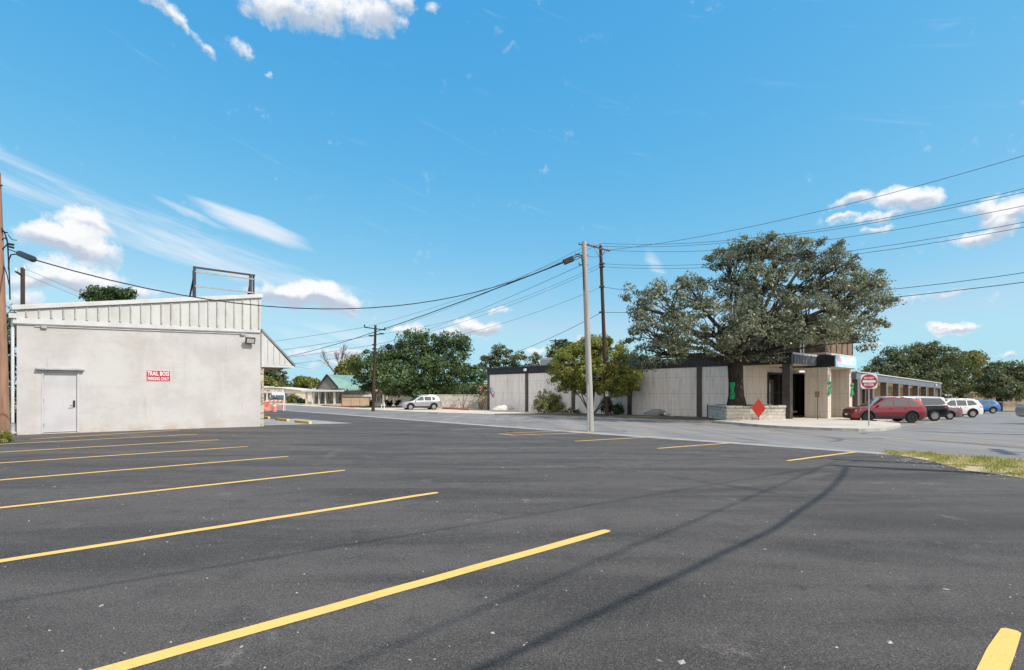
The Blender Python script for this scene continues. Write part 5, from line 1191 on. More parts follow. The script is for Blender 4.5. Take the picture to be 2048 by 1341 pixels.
# ================================================================ vehicles
def interp(t, xs):
    for (a, va), (b, vb) in zip(xs, xs[1:]):
        if t <= b: return va + (vb - va) * max(0, (t - a)) / (b - a) if b > a else vb
    return xs[-1][1]
def car(label, cat, loc, heading, L, W, top, belt, plan, windows, screen, rear, wheels, wr, paint, roofpaint=None, rim='rim', clad=True, name='parked_car', group='parked cars', bed=None, rails=False, zb=.24, plate=True, grille='black', handles=(), clad_h=.2):
    """s runs from the front bumper (0) to the tail (L); local x = L/2 - s"""
    T = thing(name, label, cat, loc, heading, group)
    ss = sorted(set([round(p[0], 3) for p in top] + [round(p[0], 3) for p in belt] + [round(p[0], 3) for p in plan] + [round(L * i / 26, 3) for i in range(27)]))
    def sec(s):
        zt = interp(s, top); zbelt = min(interp(s, belt), zt - .025); w = W / 2 * interp(s, plan); g = zt - zbelt
        k = min(1, max(0, (g - .03) / .5)); wrf = w * (.93 - .2 * k); lo = zb + max(0, .12 - s) * .5 + max(0, s - L + .3) * .35
        mid = lo + .5 * (zbelt - lo)
        return [(0, lo), (w * .86, lo), (w * .96, lo + .07), (w, mid), (w * .985, zbelt - .08), (w * .945, zbelt), (w * .945 + (wrf - w * .945) * .5, zbelt + (zt - zbelt) * .48), (wrf, zt - min(.07, g * .35)), (wrf * .82, zt - min(.015, g * .1)), (0, zt)]
    V = []; n = 18
    for s in ss:
        q = sec(s); x = L / 2 - s
        V += [(x, y, z) for y, z in q] + [(x, -y, z) for y, z in q[-2:0:-1]]
    fs = []; mi = []
    for i in range(len(ss) - 1):
        for j in range(n):
            a, b = i * n + j, i * n + (j + 1) % n; fs.append((a, a + n, b + n, b)); mi.append(1 if (roofpaint and 5 <= j <= 12 and interp(ss[i], top) - interp(ss[i], belt) > .12) else 0)
    fs += [tuple(range(n)), tuple(range((len(ss) - 1) * n, len(ss) * n))[::-1]]; mi += [0, 0]
    me = bpy.data.meshes.new('body'); me.from_pydata(V, [], fs)
    for m in (paint, roofpaint or paint, 'clad'): me.materials.append(MAT[m])
    me.polygons.foreach_set('material_index', mi); me.update()
    bmx = bmesh.new(); bmx.from_mesh(me); bmesh.ops.recalc_face_normals(bmx, faces=bmx.faces[:]); bmx.to_mesh(me); bmx.free()
    o = bpy.data.objects.new('body', me); COL.objects.link(o)
    # wheel arches cut out of the body
    cm = MB()
    for s in wheels: cm.lathe([(0, -W), (wr + .06, -W), (wr + .06, W), (0, W)], 28, 'y', (L / 2 - s, 0, wr))
    c = cm.build('arch', 'clad'); bmx = bmesh.new(); bmx.from_mesh(c.data); bmesh.ops.remove_doubles(bmx, verts=bmx.verts[:], dist=1e-5); bmesh.ops.recalc_face_normals(bmx, faces=bmx.faces[:]); bmx.to_mesh(c.data); bmx.free()
    md = o.modifiers.new('b', 'BOOLEAN'); md.operation = 'DIFFERENCE'; md.object = c; md.solver = 'EXACT'; md.material_mode = 'TRANSFER'
    ev = o.evaluated_get(bpy.context.evaluated_depsgraph_get()); m2 = bpy.data.meshes.new_from_object(ev); o.modifiers.clear(); o.data = m2; bpy.data.objects.remove(c)
    m2.polygons.foreach_set('use_smooth', [True] * len(m2.polygons)); m2.set_sharp_from_angle(angle=R(32)); o.parent = T
    def side(s, z, sgn, off=.008):
        q = sec(s); ys = q[1:9]
        for (ya, za), (yb, zb_) in zip(ys, ys[1:]):
            if za <= z <= zb_: y = ya + (yb - ya) * (z - za) / max(1e-6, zb_ - za); break
        else: y = ys[-1][0]
        return Vector((L / 2 - s, sgn * (y + off), z))
    def sidepatch(mb, poly, sgn, off=.008, mi=0, sub=6):
        """patch between a lower and an upper edge: poly = [(s, zlow, zhigh), ...]"""
        vs = []; k = 4
        for s, z0, z1 in poly:
            for i in range(k + 1): vs.append(side(s, z0 + (z1 - z0) * i / k, sgn, off))
        f = [(a * (k + 1) + i, a * (k + 1) + i + 1, (a + 1) * (k + 1) + i + 1, (a + 1) * (k + 1) + i) for a in range(len(poly) - 1) for i in range(k)]
        if sgn > 0: f = [q[::-1] for q in f]
        mb.add(vs, f, mi)
    def dens(poly, st=.12):
        out = []
        for (a, p0, p1), (b, q0, q1) in zip(poly, poly[1:]):
            n_ = max(1, int((b - a) / st)); out += [(a + (b - a) * i / n_, p0 + (q0 - p0) * i / n_, p1 + (q1 - p1) * i / n_) for i in range(n_)]
        return out + [poly[-1]]
    for w in windows:
        for sgn in (1, -1): mb = MB(); sidepatch(mb, dens(w), sgn); mb.build('side_window', 'carglass', T, smooth=True)
    def toppatch(s0, s1, name, m, inset=.93, off=.012):
        mb = MB(); vs = []; k = 8; N = 6
        for i in range(N + 1):
            s = s0 + (s1 - s0) * i / N; q = sec(s); (ya, za), (yb, zb_), (y0, z0) = q[7], q[8], q[9]
            for j in range(k + 1):
                t = abs(2 * j / k - 1) * inset; y = t * ya; z = zb_ + (z0 - zb_) * (1 - y / yb) if y < yb else zb_ + (za - zb_) * (y - yb) / max(1e-6, ya - yb)
                vs.append((L / 2 - s + (off * .7 if s0 < L / 2 else -off * .7), y * (1 if j > k / 2 else -1), z + off))
        f = [(i * (k + 1) + j, i * (k + 1) + j + 1, (i + 1) * (k + 1) + j + 1, (i + 1) * (k + 1) + j) for i in range(N) for j in range(k)]
        mb.add(vs, [q[::-1] for q in f]); mb.build(name, m, T, smooth=True)
    if screen: toppatch(*screen, 'windscreen', 'carglass')
    if rear: toppatch(*rear, 'rear_window', 'carglass')
    if clad:
        for sgn in (1, -1):
            mb = MB(); a, b = wheels[0] + wr + .07, wheels[1] - wr - .07; sidepatch(mb, dens([(a, zb + .03, zb + clad_h), (b, zb + .03, zb + clad_h)]), sgn, .012); mb.build('sill', 'clad', T)
            for s in wheels:
                mb = MB(); vs = []
                for i in range(15):
                    a = R(-8 + 196 * i / 14)
                    for r_ in (wr + .055, wr + .125):
                        sx, z = s - r_ * math.cos(a), wr + r_ * math.sin(a); vs.append(side(min(max(sx, .02), L - .02), max(z, zb + .01), sgn, .014))
                f = [(2 * i, 2 * i + 1, 2 * i + 3, 2 * i + 2) for i in range(14)]; mb.add(vs, f if sgn < 0 else [q[::-1] for q in f]); mb.build('arch_trim', 'clad', T)
    for s in wheels:
        for sgn in (1, -1):
            x, y = L / 2 - s, sgn * (W / 2 - .13); a = .11; mb = MB(); mb.lathe([(wr * .6, -a), (wr * .93, -a), (wr, -a * .6), (wr, a * .6), (wr * .93, a), (wr * .6, a), (wr * .6, -a)], 26, 'y', (x, y, wr)); tr = mb.build('wheel', 'tyre', T, smooth=True)
            mb = MB(); o_ = sgn * a; mb.lathe([(wr * .62, o_ * .96), (wr * .56, o_ * .9), (wr * .53, o_ * .3), (0, o_ * .3)] if sgn < 0 else [(0, o_ * .3), (wr * .53, o_ * .3), (wr * .56, o_ * .9), (wr * .62, o_ * .96)], 26, 'y', (x, y, wr))
            for k in range(6):
                an = k * math.pi / 3 + .3; dx, dz = math.cos(an), math.sin(an); mb.bar((x + dx * wr * .1, y + o_ * .75, wr + dz * wr * .1), (x + dx * wr * .58, y + o_ * .82, wr + dz * wr * .58), wr * .15, .03)
            mb.lathe([(0, o_ * .86), (wr * .16, o_ * .8), (wr * .16, o_ * .3)], 12, 'y', (x, y, wr)); mb.build('rim', rim, tr)
    q = sec(.08); zf = q[-1][1]; hw = q[3][0]
    fx = L / 2 + .006
    for sgn in (1, -1):
        mb = MB(); sidepatch(mb, [(.05, zf - .17, zf - .06), (.22, zf - .13, zf - .03), (.5, zf - .06, zf - .015)], sgn, .012); mb.build('headlight', 'headlight', T)
        mb = MB(); zt_ = interp(L - .1, belt); sidepatch(mb, [(L - .42, zt_ - .14, zt_ - .06), (L - .2, zt_ - .22, zt_ - .04), (L - .04, zt_ - .26, zt_ - .04)], sgn, .014); sgx = mb.build('taillight', 'taillight', T)
        mb = MB(); mp = side(screen[0] + .35 if screen else 1.3, interp(1.3, belt) + .03, sgn, .0); mb.blob(mp + Vector((.02, sgn * .1, .06)), (.07, .1, .075), 3, .04, 2); mb.bar(mp + Vector((.0, -sgn * .03, 0)), mp + Vector((.01, sgn * .08, .03)), .04); mb.build('mirror', paint, T, smooth=True)
        for s in handles: mb = MB(); p = side(s, interp(s, belt) - .12, sgn, .012); mb.box(p.x - .09, p.x + .09, p.y - .015, p.y + .015, p.z - .018, p.z + .018); mb.build('door_handle', paint if paint != 'black_paint' else 'chrome', T, bevel=.006)
    z0 = zb + .06; mb = MB(); hw0 = sec(0.0)[3][0]
    mb.box(fx - .02, fx + .012, -hw0 * .62, hw0 * .62, zf - .2, zf - .05)
    g_ = mb.build('grille', grille, T)
    if grille == 'black':
        mb = MB()
        for k in range(8): y = -hw0 * .6 + hw0 * 1.2 * k / 7; mb.box(fx + .0125, fx + .02, y - .012, y + .012, zf - .2, zf - .05)
        mb.build('slat', paint, g_)
    MB().box(fx - .02, fx + .02, -hw0 * .9, hw0 * .9, z0 + .02, z0 + .22).build('front_bumper', 'clad', T, bevel=.02)
    hr = sec(L)[3][0]; MB().box(-L / 2 - .03, -L / 2 + .02, -hr * .92, hr * .92, z0 + .04, z0 + .26).build('rear_bumper', 'clad' if clad else 'chrome', T, bevel=.02)
    if plate:
        MB().box(fx + .021, fx + .028, -.16, .16, z0 + .16, z0 + .3).build('front_plate', 'sign_white', T); MB().box(-L / 2 - .02, -L / 2 - .004, -.16, .16, z0 + .4, z0 + .54).build('rear_plate', 'sign_white', T)
    if rails:
        for sgn in (1, -1):
            p = [Vector((L / 2 - s, sgn * sec(s)[7][0] * .93, interp(s, top) + .035)) for s in (L * .45, L * .55, L * .7, L * .86)]; p[0].z -= .04; p[-1].z -= .04; MB().tube(p, .018, 6).build('roof_rail', 'chrome', T)
    if bed:
        mb = MB(); s0, s1 = bed; w = sec((s0 + s1) / 2)[5][0]; z = interp((s0 + s1) / 2, top); mb.box(L / 2 - s1, L / 2 - s0, -w * .88, w * .88, z - .02, z + .012); mb.build('bed_floor', 'clad', T)
    return T

def suv_spec(L, H, hood=1.05, tail=.3, belt=1.05, nose=.72, wb0=.9):
    top = [(0, nose), (.08, hood - .13), (.3, hood - .06), (1.05, hood + .03), (1.18, hood + .06), (2.0, H - .06), (2.35, H - .01), (3.0, H), (L - .75, H - .04), (L - tail - .1, H - .1), (L - .14, belt + .08), (L - .03, belt - .2), (L, .7)]
    bl = [(0, nose - .05), (.4, hood - .1), (1.2, belt - .04), (L - .3, belt + .04), (L, belt + .02)]
    plan = [(0, .66), (.1, .82), (.35, .94), (.9, 1), (L - .9, 1), (L - .3, .96), (L - .05, .86), (L, .8)]
    return top, bl, plan
def build_cars():
    def put(px, d): x = (px - CX) / F * d; return Vector((x, d, gz(x, d) + .01))
    def win(L, H, belt, tail, cuts=(1.62, 2.52, 3.42), end=None, lowtop=.13):
        b = belt + .02; t = H - lowtop; e = end or L - tail - .3
        ws = [[(cuts[0] - .12, b, b + .02), (cuts[0] + .55, b, t - .02), (cuts[1] - .05, b, t)], [(cuts[1] + .04, b, t), (cuts[2] - .06, b, t - .01)]]
        if e > cuts[2] + .3: ws.append([(cuts[2] + .05, b + .01, t - .01), (e - .3, b + .05, t - .03), (e, b + .12, b + .2)])
        return ws
    L, H = 4.62, 1.69; t, b, p = suv_spec(L, H, 1.04, .3, 1.08)
    car('crimson sport utility car parked nose first beside the entrance piers', 'car', put(1766, 36.8), R(173), L, 1.86, t, b, p, win(L, H, 1.08, .3), (1.2, 2.02), (L - .4, L - .16), (.93, 3.64), .365, 'red_paint', rim='dark_rim', rails=True, handles=(2.35, 3.25))
    L, H = 4.75, 1.86; t, b, p = suv_spec(L, H, 1.16, .22, 1.14); t[-4:-2] = [(L - .3, H - .07), (L - .12, 1.2)]
    car('black truck like car with cream roof beside the crimson car', 'car', put(1817, 41.5), R(173), L, 1.98, t, b, p, win(L, H, 1.14, .2, (1.62, 2.6, 2.75), end=L - .28), (1.2, 2.02), (L - .3, L - .16), (.93, 3.66), .41, 'black_paint', 'cream_paint', clad=False, zb=.4, handles=(2.4,))
    L, H = 4.8, 1.46; top = [(0, .6), (.1, .72), (1.2, .93), (2.1, 1.4), (2.6, H), (3.3, 1.42), (4.05, 1.12), (4.6, 1.1), (4.76, .98), (L, .7)]; bl = [(0, .55), (1.2, .86), (4.6, 1.02), (L, .8)]; p = suv_spec(L, H)[2]
    car('mauve grey sedan squeezed between black and white cars', 'car', put(1851, 45.6), R(173), L, 1.82, top, bl, p, win(L, H, .95, 1.1, (1.7, 2.6, 3.4), end=3.5, lowtop=.1), (1.25, 2.1), (3.35, 4.0), (.95, 3.75), .33, 'mauve_paint', zb=.2, handles=(2.3, 3.2))
    L, H = 5.1, 1.82; t, b, p = suv_spec(L, H, 1.1, .32, 1.14)
    car('large white sport utility car before the blue one', 'car', put(1899, 54), R(173), L, 1.95, t, b, p, win(L, H, 1.14, .32, (1.65, 2.65, 3.6)), (1.2, 2.02), (L - .42, L - .16), (1.0, 4.05), .4, 'white_paint', rails=True, handles=(2.4, 3.4), clad_h=.12)
    L, H = 4.5, 1.7; t, b, p = suv_spec(L, H, 1.0, .3, 1.06)
    car('white car mostly hidden behind the black truck like car', 'car', put(1872, 57), R(173), L, 1.85, t, b, p, win(L, H, 1.06, .3), (1.2, 2.02), (L - .4, L - .16), (.9, 3.5), .36, 'white_paint')
    L, H = 5.0, 1.77; t, b, p = suv_spec(L, H, 1.1, .4, 1.1)
    car('bright blue sport utility car at the end of the parked row', 'car', put(1950, 71), R(173), L, 1.98, t, b, p, win(L, H, 1.1, .35, (1.65, 2.65, 3.6)), (1.2, 2.02), (L - .45, L - .16), (1.0, 4.0), .4, 'blue_paint', rails=False, handles=(2.4, 3.4))
    L, H = 4.65, 1.66; t, b, p = suv_spec(L, H, 1.0, .42, 1.04)
    car('silver sport utility car parked under the green oak', 'car', put(841, 62.5), R(206), L, 1.84, t, b, p, win(L, H, 1.04, .38), (1.2, 2.02), (L - .5, L - .16), (.93, 3.65), .36, 'silver_paint', rails=True, handles=(2.35, 3.25), group=None)
    L, H = 5.4, 1.8; top = [(0, .7), (.1, .95), (1.3, 1.1), (2.0, 1.72), (2.3, H), (3.1, H - .02), (3.4, 1.7), (3.5, 1.2), (L - .1, 1.18), (L, 1.1)]; bl = [(0, .66), (1.3, 1.06), (3.4, 1.1), (L, 1.06)]; p = suv_spec(L, H)[2]
    pick = [[(1.6, 1.12, 1.14), (2.1, 1.12, 1.62), (2.55, 1.12, 1.66)], [(2.62, 1.12, 1.66), (3.25, 1.12, 1.62)]]
    car('teal pickup truck parked before the distant shop', 'pickup truck', put(570, 108), R(190), L, 1.9, top, bl, p, pick, (1.35, 2.0), None, (1.0, 4.2), .38, 'teal_paint', bed=(3.6, L - .15), group=None, zb=.35)
    r_ = put(2050, 35.5); r_.x += L / 2 * .98
    car('blue grey pickup tail at the right picture edge', 'pickup truck', r_, R(4), L, 1.9, top, bl, p, pick, (1.35, 2.0), None, (1.0, 4.2), .38, 'grey_paint', bed=(3.6, L - .15), clad=False, group=None, zb=.45)
# ================================================================ trees and plants
def shrub(name, label, basep, blobs, n, leaf, mat, group=None, cat='shrub', seed=1, cr=.25, nl=40):
    return tree(name, label, cat, basep, blobs, .03, .2, n, cr, nl, leaf, mat, 'bark', group, .05, stems=3, crown_name='foliage', trunk_name='stem', twigs=.3, seed=seed, flat=.85, inner=.35)
def build_trees():
    # the big live oak in the planter
    d = 37.2; b = P(1473, 812, d); b.z = gzuv(*Guv(1453, 843.5)) + .93
    BL = [(1285, 715, 34, 34, 0), (1340, 610, 88, 58, 0), (1300, 665, 58, 52, -1.5), (1275, 600, 32, 40, 1), (1400, 590, 70, 48, 2), (1500, 500, 46, 30, 1), (1535, 492, 44, 28, 0), (1632, 500, 50, 30, 1), (1670, 525, 46, 34, 1.5), (1590, 678, 50, 14, -2), (1722, 680, 26, 24, 0), (1425, 655, 80, 58, -2.5), (1325, 700, 78, 36, -1), (1470, 540, 70, 50, 1.5), (1455, 515, 45, 30, 2.5),
          (1560, 508, 66, 34, 2), (1585, 500, 48, 24, 3), (1530, 565, 80, 46, -1), (1600, 560, 80, 45, 1), (1660, 555, 62, 42, 2.5), (1690, 590, 70, 50, 0), (1730, 590, 50, 46, 1.5), (1745, 565, 32, 32, 2),
          (1540, 628, 85, 52, -3), (1620, 628, 85, 44, -1.5), (1690, 640, 70, 42, -1), (1500, 675, 62, 30, -3.2), (1590, 656, 75, 24, -2.5), (1660, 656, 60, 24, -1.5), (1718, 662, 34, 30, 0), (1450, 700, 40, 20, -1), (1530, 715, 30, 14, -1.2), (1755, 620, 32, 40, 1)]
    blobs = [pblob(x, y, rx * .92, ry * .92, d, min(rx, 75) * d / F * 1.3, dd * 1.7) for x, y, rx, ry, dd in BL]
    tree('oak_tree', 'spreading grey green live oak growing out of the stone planter', 'tree', b, blobs, .5, 3.3, 800, .5, 84, .088, 'oak_leaf', lean=(-.1, 0), droop=.16, seed=5, twigs=.5, inner=.45)
    t = thing('green_bow', 'green ribbon tied round the oak trunk', 'ribbon', b + Vector((-.42, -.35, .9)), R(-30), 'green ribbons'); mb = MB(); L = 1.15; n = 8; vs = []
    for i in range(n + 1): z = .75 - L * i / n; vs += [(-.14 - .03 * math.sin(i), -.02, z), (0, -.07, z), (.14 + .04 * math.sin(i * 1.3), -.02, z)]
    mb.add(vs, [(3 * i + j, 3 * i + j + 1, 3 * i + j + 4, 3 * i + j + 3) for i in range(n) for j in range(2)]); mb.build('tail', 'green_cloth', t, smooth=True); MB().blob((0, -.08, .0), (.17, .07, .1), 3, .2, 2).build('knot', 'green_cloth', t, smooth=True)
    # crape myrtle before the panels
    d = 46.5; b = G(1183, 827); b = P(1183, 827, d); b.z = gz(b.x, b.y) + .09
    BL = [(1150, 730, 48, 42, -1), (1210, 715, 52, 42, 0), (1180, 700, 42, 24, .5), (1245, 745, 38, 42, 0), (1130, 750, 34, 34, -.5), (1190, 755, 60, 34, -1), (1225, 770, 40, 24, -1), (1160, 770, 40, 20, -1), (1262, 760, 22, 24, .3), (1200, 690, 26, 14, 0)]
    tree('crape_myrtle', 'rounded yellow green crape myrtle with many bare stems by the panels', 'tree', b, [pblob(x, y, rx, ry, d, rx * d / F, q) for x, y, rx, ry, q in BL], .075, .3, 640, .36, 90, .08, 'myrtle_leaf', 'pale_bark', stems=8, droop=.05, seed=9, twigs=.2, flat=.8)
    # shrubs in the bed
    def sh(px, py, rx, ry, lab, mat, n, seed, name='shrub', cat='shrub', dz=.09, leaf=.06, cr=.25):
        b = clamp_bed(G(px, py), px, 39.0); b.z = gz(b.x, b.y) + dz; k = b.y; BLs = [(px - rx * .4, py - ry * .8, rx * .6, ry * .7, 0), (px + rx * .4, py - ry * .75, rx * .6, ry * .7, 0), (px, py - ry * 1.2, rx * .7, ry * .75, .1), (px, py - ry * .45, rx * .9, ry * .45, -.1)]
        return shrub(name, lab, b, [pblob(x, y, a, c, k, a * k / F, q) for x, y, a, c, q in BLs], n, leaf, mat, seed=seed, cr=cr, cat=cat)
    sh(1096, 827, 36, 25, 'round yellow green bush left of the grey pole', 'yellow_leaf', 190, 21)
    sh(1135, 829, 14, 7, 'low blue green plant right of the round bush', 'far_leaf', 30, 22, leaf=.05, cr=.15)
    sh(1152, 829, 10, 6, 'small low plant under the myrtle stems', 'far_leaf', 20, 23, leaf=.05, cr=.15)
    sh(1215, 829, 16, 20, 'dark tall bush behind the dark brown pole', 'hedge_leaf', 60, 24)
    sh(1236, 829, 12, 10, 'leafy prickly plant right of the dark brown pole', 'green_leaf', 30, 25, leaf=.09, cr=.18)
    # clipped hedge balls
    for px, lab, s in ((739, 'clipped round hedge left of the brown pole', 31), (777, 'clipped round hedge right of the white post', 32), (797, 'clipped round hedge nearest the silver car', 33)):
        d = 77; b = P(px, 812, d); b.z = gz(b.x, b.y); shrub('clipped_hedge', lab, b, [pblob(px, 806, 8, 6, d, .6), pblob(px, 809, 8, 4, d, .6)], 46, .07, 'hedge_leaf', 'clipped hedges', 'hedge', s, .16, 40)
    b = P(583, 806, 100); b.z = gz(b.x, b.y); shrub('shrub', 'olive bush beside the teal pickup truck', b, [pblob(586, 799, 9, 7, 100), pblob(580, 801, 6, 5, 100)], 60, .16, 'yellow_leaf', seed=35, cr=.4)
    b = P(604, 808, 95); b.z = gz(b.x, b.y); shrub('shrub', 'dark low bush left of the porch columns', b, [pblob(604, 803, 8, 4, 95)], 30, .14, 'hedge_leaf', seed=36, cr=.35)
    # ivy and weeds between left pole and the stucco building
    b = G(8, 884); shrub('ivy', 'green weeds at the foot of the left wooden pole', b, [pblob(3, 873, 9, 11, b.y - .35, .25), pblob(16, 876, 6, 7, b.y - .3, .2), pblob(-6, 862, 8, 14, b.y, .3)], 46, .035, 'myrtle_leaf', seed=41, cr=.1, cat='weeds', nl=30)
    d = 25; b = P(12, 868, d); b.z = gz(b.x, b.y); shrub('ivy', 'dark tall ivy hedge behind the downpipe', b, [pblob(8, 660, 14, 60, d, .8), pblob(10, 740, 14, 60, d, .8), pblob(10, 820, 14, 60, d, .8), pblob(-20, 740, 24, 130, d, .8)], 190, .08, 'green_leaf', seed=42, cr=.35, cat='hedge')
    # green oak behind the silver car
    d = 74; b = P(834, 812, d); b.z = gz(b.x, b.y) - .05
    BL = [(735, 745, 38, 38, -1), (760, 725, 42, 32, -1), (790, 755, 52, 34, -3), (830, 700, 48, 40, 1), (860, 690, 40, 30, 2), (905, 705, 36, 44, 1), (840, 745, 62, 40, -2), (895, 750, 52, 40, -1), (930, 760, 36, 36, 1), (950, 765, 22, 36, 2), (820, 775, 70, 16, -2), (905, 782, 50, 14, -1), (920, 690, 24, 26, 2), (800, 715, 40, 30, 0), (725, 765, 22, 22, -1)]
    tree('oak_tree', 'broad dark green oak shading the silver car', 'tree', b, [pblob(x, y, rx * .95, ry * .95, d, rx * d / F, q) for x, y, rx, ry, q in BL], .55, 2.3, 620, .85, 72, .16, 'green_leaf', droop=.2, seed=14, twigs=.15)
    # bare multi stem shrubs before the white wall
    for px, lab, s in ((925, 'bare stemmed shrub before the white wall, left of its neighbour', 3), (962, 'bare stemmed shrub before the tan fence', 6)):
        d = 64.5; b = P(px, 818, d); b.z = gz(b.x, b.y); tree('crape_myrtle', lab, 'shrub', b, [pblob(px - 10, 785, 9, 8, d), pblob(px + 12, 783, 10, 8, d), pblob(px + 2, 775, 14, 8, d)], .045, .2, 12, .4, 26, .11, 'green_leaf', 'pale_bark', 'bare stemmed shrubs', stems=6, seed=s, twigs=.1)
    # far trees
    def far(px, py_base, d, BL, lab, mat, n, seed, leaf=.22, cr=.9, nl=60, tr=.28, fh=2.0, group='background trees', name='broadleaf_tree', tw=.12):
        b = P(px, py_base, d); b.z = gz(b.x, b.y) - .1
        return tree(name, lab, 'tree', b, [pblob(x, y, rx, ry, d, rx * d / F * .9, q) for x, y, rx, ry, q in BL], tr, fh, n, cr, nl, leaf, mat, seed=seed, group=group, droop=.1, twigs=tw)
    far(548, 806, 135, [(545, 752, 26, 18, 0), (535, 745, 16, 10, 0), (560, 765, 14, 10, 0), (525, 760, 14, 16, 0)], 'tall dark tree behind the distant shop', 'far_leaf', 110, 51, .3)
    far(530, 806, 128, [(533, 766, 14, 10, 0), (548, 774, 18, 8, 0), (560, 776, 12, 7, 0)], 'low yellow green tree directly behind the distant shop', 'yellow_leaf', 60, 52, .26)
    far(610, 806, 130, [(612, 768, 24, 12, 0), (604, 762, 12, 9, 0), (628, 770, 12, 10, 0), (595, 776, 12, 8, 0)], 'olive tree left of the green roofed house', 'yellow_leaf', 90, 53, .26)
    far(590, 806, 180, [(577, 775, 10, 6, 0)], 'tiny tree top between the two olive trees', 'far_leaf', 30, 54, .4)
    far(694, 810, 97, [(688, 742, 14, 14, 0), (700, 735, 14, 16, 0), (712, 730, 12, 18, 0), (700, 755, 24, 12, 0)], 'yellow green tree rising behind the green roof', 'yellow_leaf', 110, 55, .2)
    d = 100; b = P(676, 812, d); b.z = gz(b.x, b.y); t = thing('bare_tree', 'leafless grey tree beyond the green roof', 'tree', b); mb = MB(); mb2 = MB(); r = random.Random(2)
    def grow(mb, p, dr, L, rad, lev):
        q = p + dr * L; mb.tube([p, p.lerp(q, .5) + Vector((r.uniform(-.1, .1), 0, r.uniform(-.05, .1))) * L * .3, q], [rad, rad * .8, rad * .6], 5, cap=False)
        if lev: [grow(mb2, p.lerp(q, r.uniform(.5, 1)), (dr + Vector((r.uniform(-.6, .6), r.uniform(-.5, .5), r.uniform(-.1, .4)))).normalized(), L * .68, rad * .58, lev - 1) for _ in range(3)]
    mb.tube([(0, 0, -.2), (0, 0, 5.0)], [.25, .18], 8)
    for dx, dy, dz in ((-.7, .1, 1), (.1, 0, 1), (.7, .2, 1.1), (.3, -.2, 1.3)): grow(mb, Vector((0, 0, 4.6)), Vector((dx, dy, dz)).normalized(), 2.6, .13, 4)
    mb.build('trunk', 'pale_bark', t, smooth=True); mb2.build('branches', 'pale_bark', t)
    far(1000, 815, 105, [(975, 735, 22, 26, 0), (1010, 715, 24, 16, 0), (1000, 700, 12, 10, 0), (1035, 725, 18, 14, 0), (1060, 725, 10, 14, 0), (1012, 745, 20, 12, 0), (990, 720, 12, 14, 0), (1045, 712, 12, 8, 0)], 'airy green tree above the left end of the travertine roof', 'far_leaf', 130, 56, .2, .7)
    far(1075, 815, 112, [(1070, 720, 10, 12, 0), (1078, 735, 14, 16, 0)], 'thin tree left of the cooling unit', 'far_leaf', 30, 63, .2, .7)
    far(1122, 815, 85, [(1112, 700, 14, 16, 0), (1128, 690, 16, 12, 0), (1140, 705, 18, 18, 0), (1105, 715, 10, 12, 0)], 'airy tree beside the distant pole above the travertine roof', 'far_leaf', 80, 57, .16, .6)
    far(215, 800, 52, [(215, 592, 40, 16, 0), (240, 588, 24, 14, 0), (190, 592, 20, 12, 0), (218, 620, 40, 22, 0)], 'dark tree top rising over the stucco building roof', 'green_leaf', 130, 58, .12, .5, fh=3)
    far(1800, 830, 92, [(1795, 725, 44, 30, 0), (1830, 712, 40, 24, 1), (1770, 745, 30, 30, -1), (1820, 760, 60, 28, -1), (1750, 750, 24, 30, 1)], 'dark live oak behind the near half of the arcade', 'far_leaf', 240, 59, .19, .9)
    far(1865, 830, 90, [(1870, 718, 44, 26, 1), (1850, 760, 50, 36, -1), (1885, 780, 40, 24, -2), (1895, 750, 40, 32, 0), (1860, 700, 26, 14, 2), (1840, 735, 40, 26, 1)], 'dark live oak behind the far end of the arcade', 'far_leaf', 260, 60, .19, .9)
    far(1920, 830, 98, [(1925, 725, 36, 26, 0), (1945, 720, 22, 20, 1), (1930, 760, 40, 34, 0), (1905, 742, 30, 30, 0)], 'lighter yellow green oak between the dark ones', 'yellow_leaf', 170, 61, .2, .9)
    far(1998, 830, 84, [(1995, 752, 34, 26, 0), (2030, 745, 36, 22, 0), (1975, 770, 24, 24, 0), (2005, 780, 40, 22, -1), (2050, 765, 40, 34, 0)], 'dark oak at the right picture edge above the chain fence', 'far_leaf', 240, 62, .18, .85, tr=.4, fh=2.4)

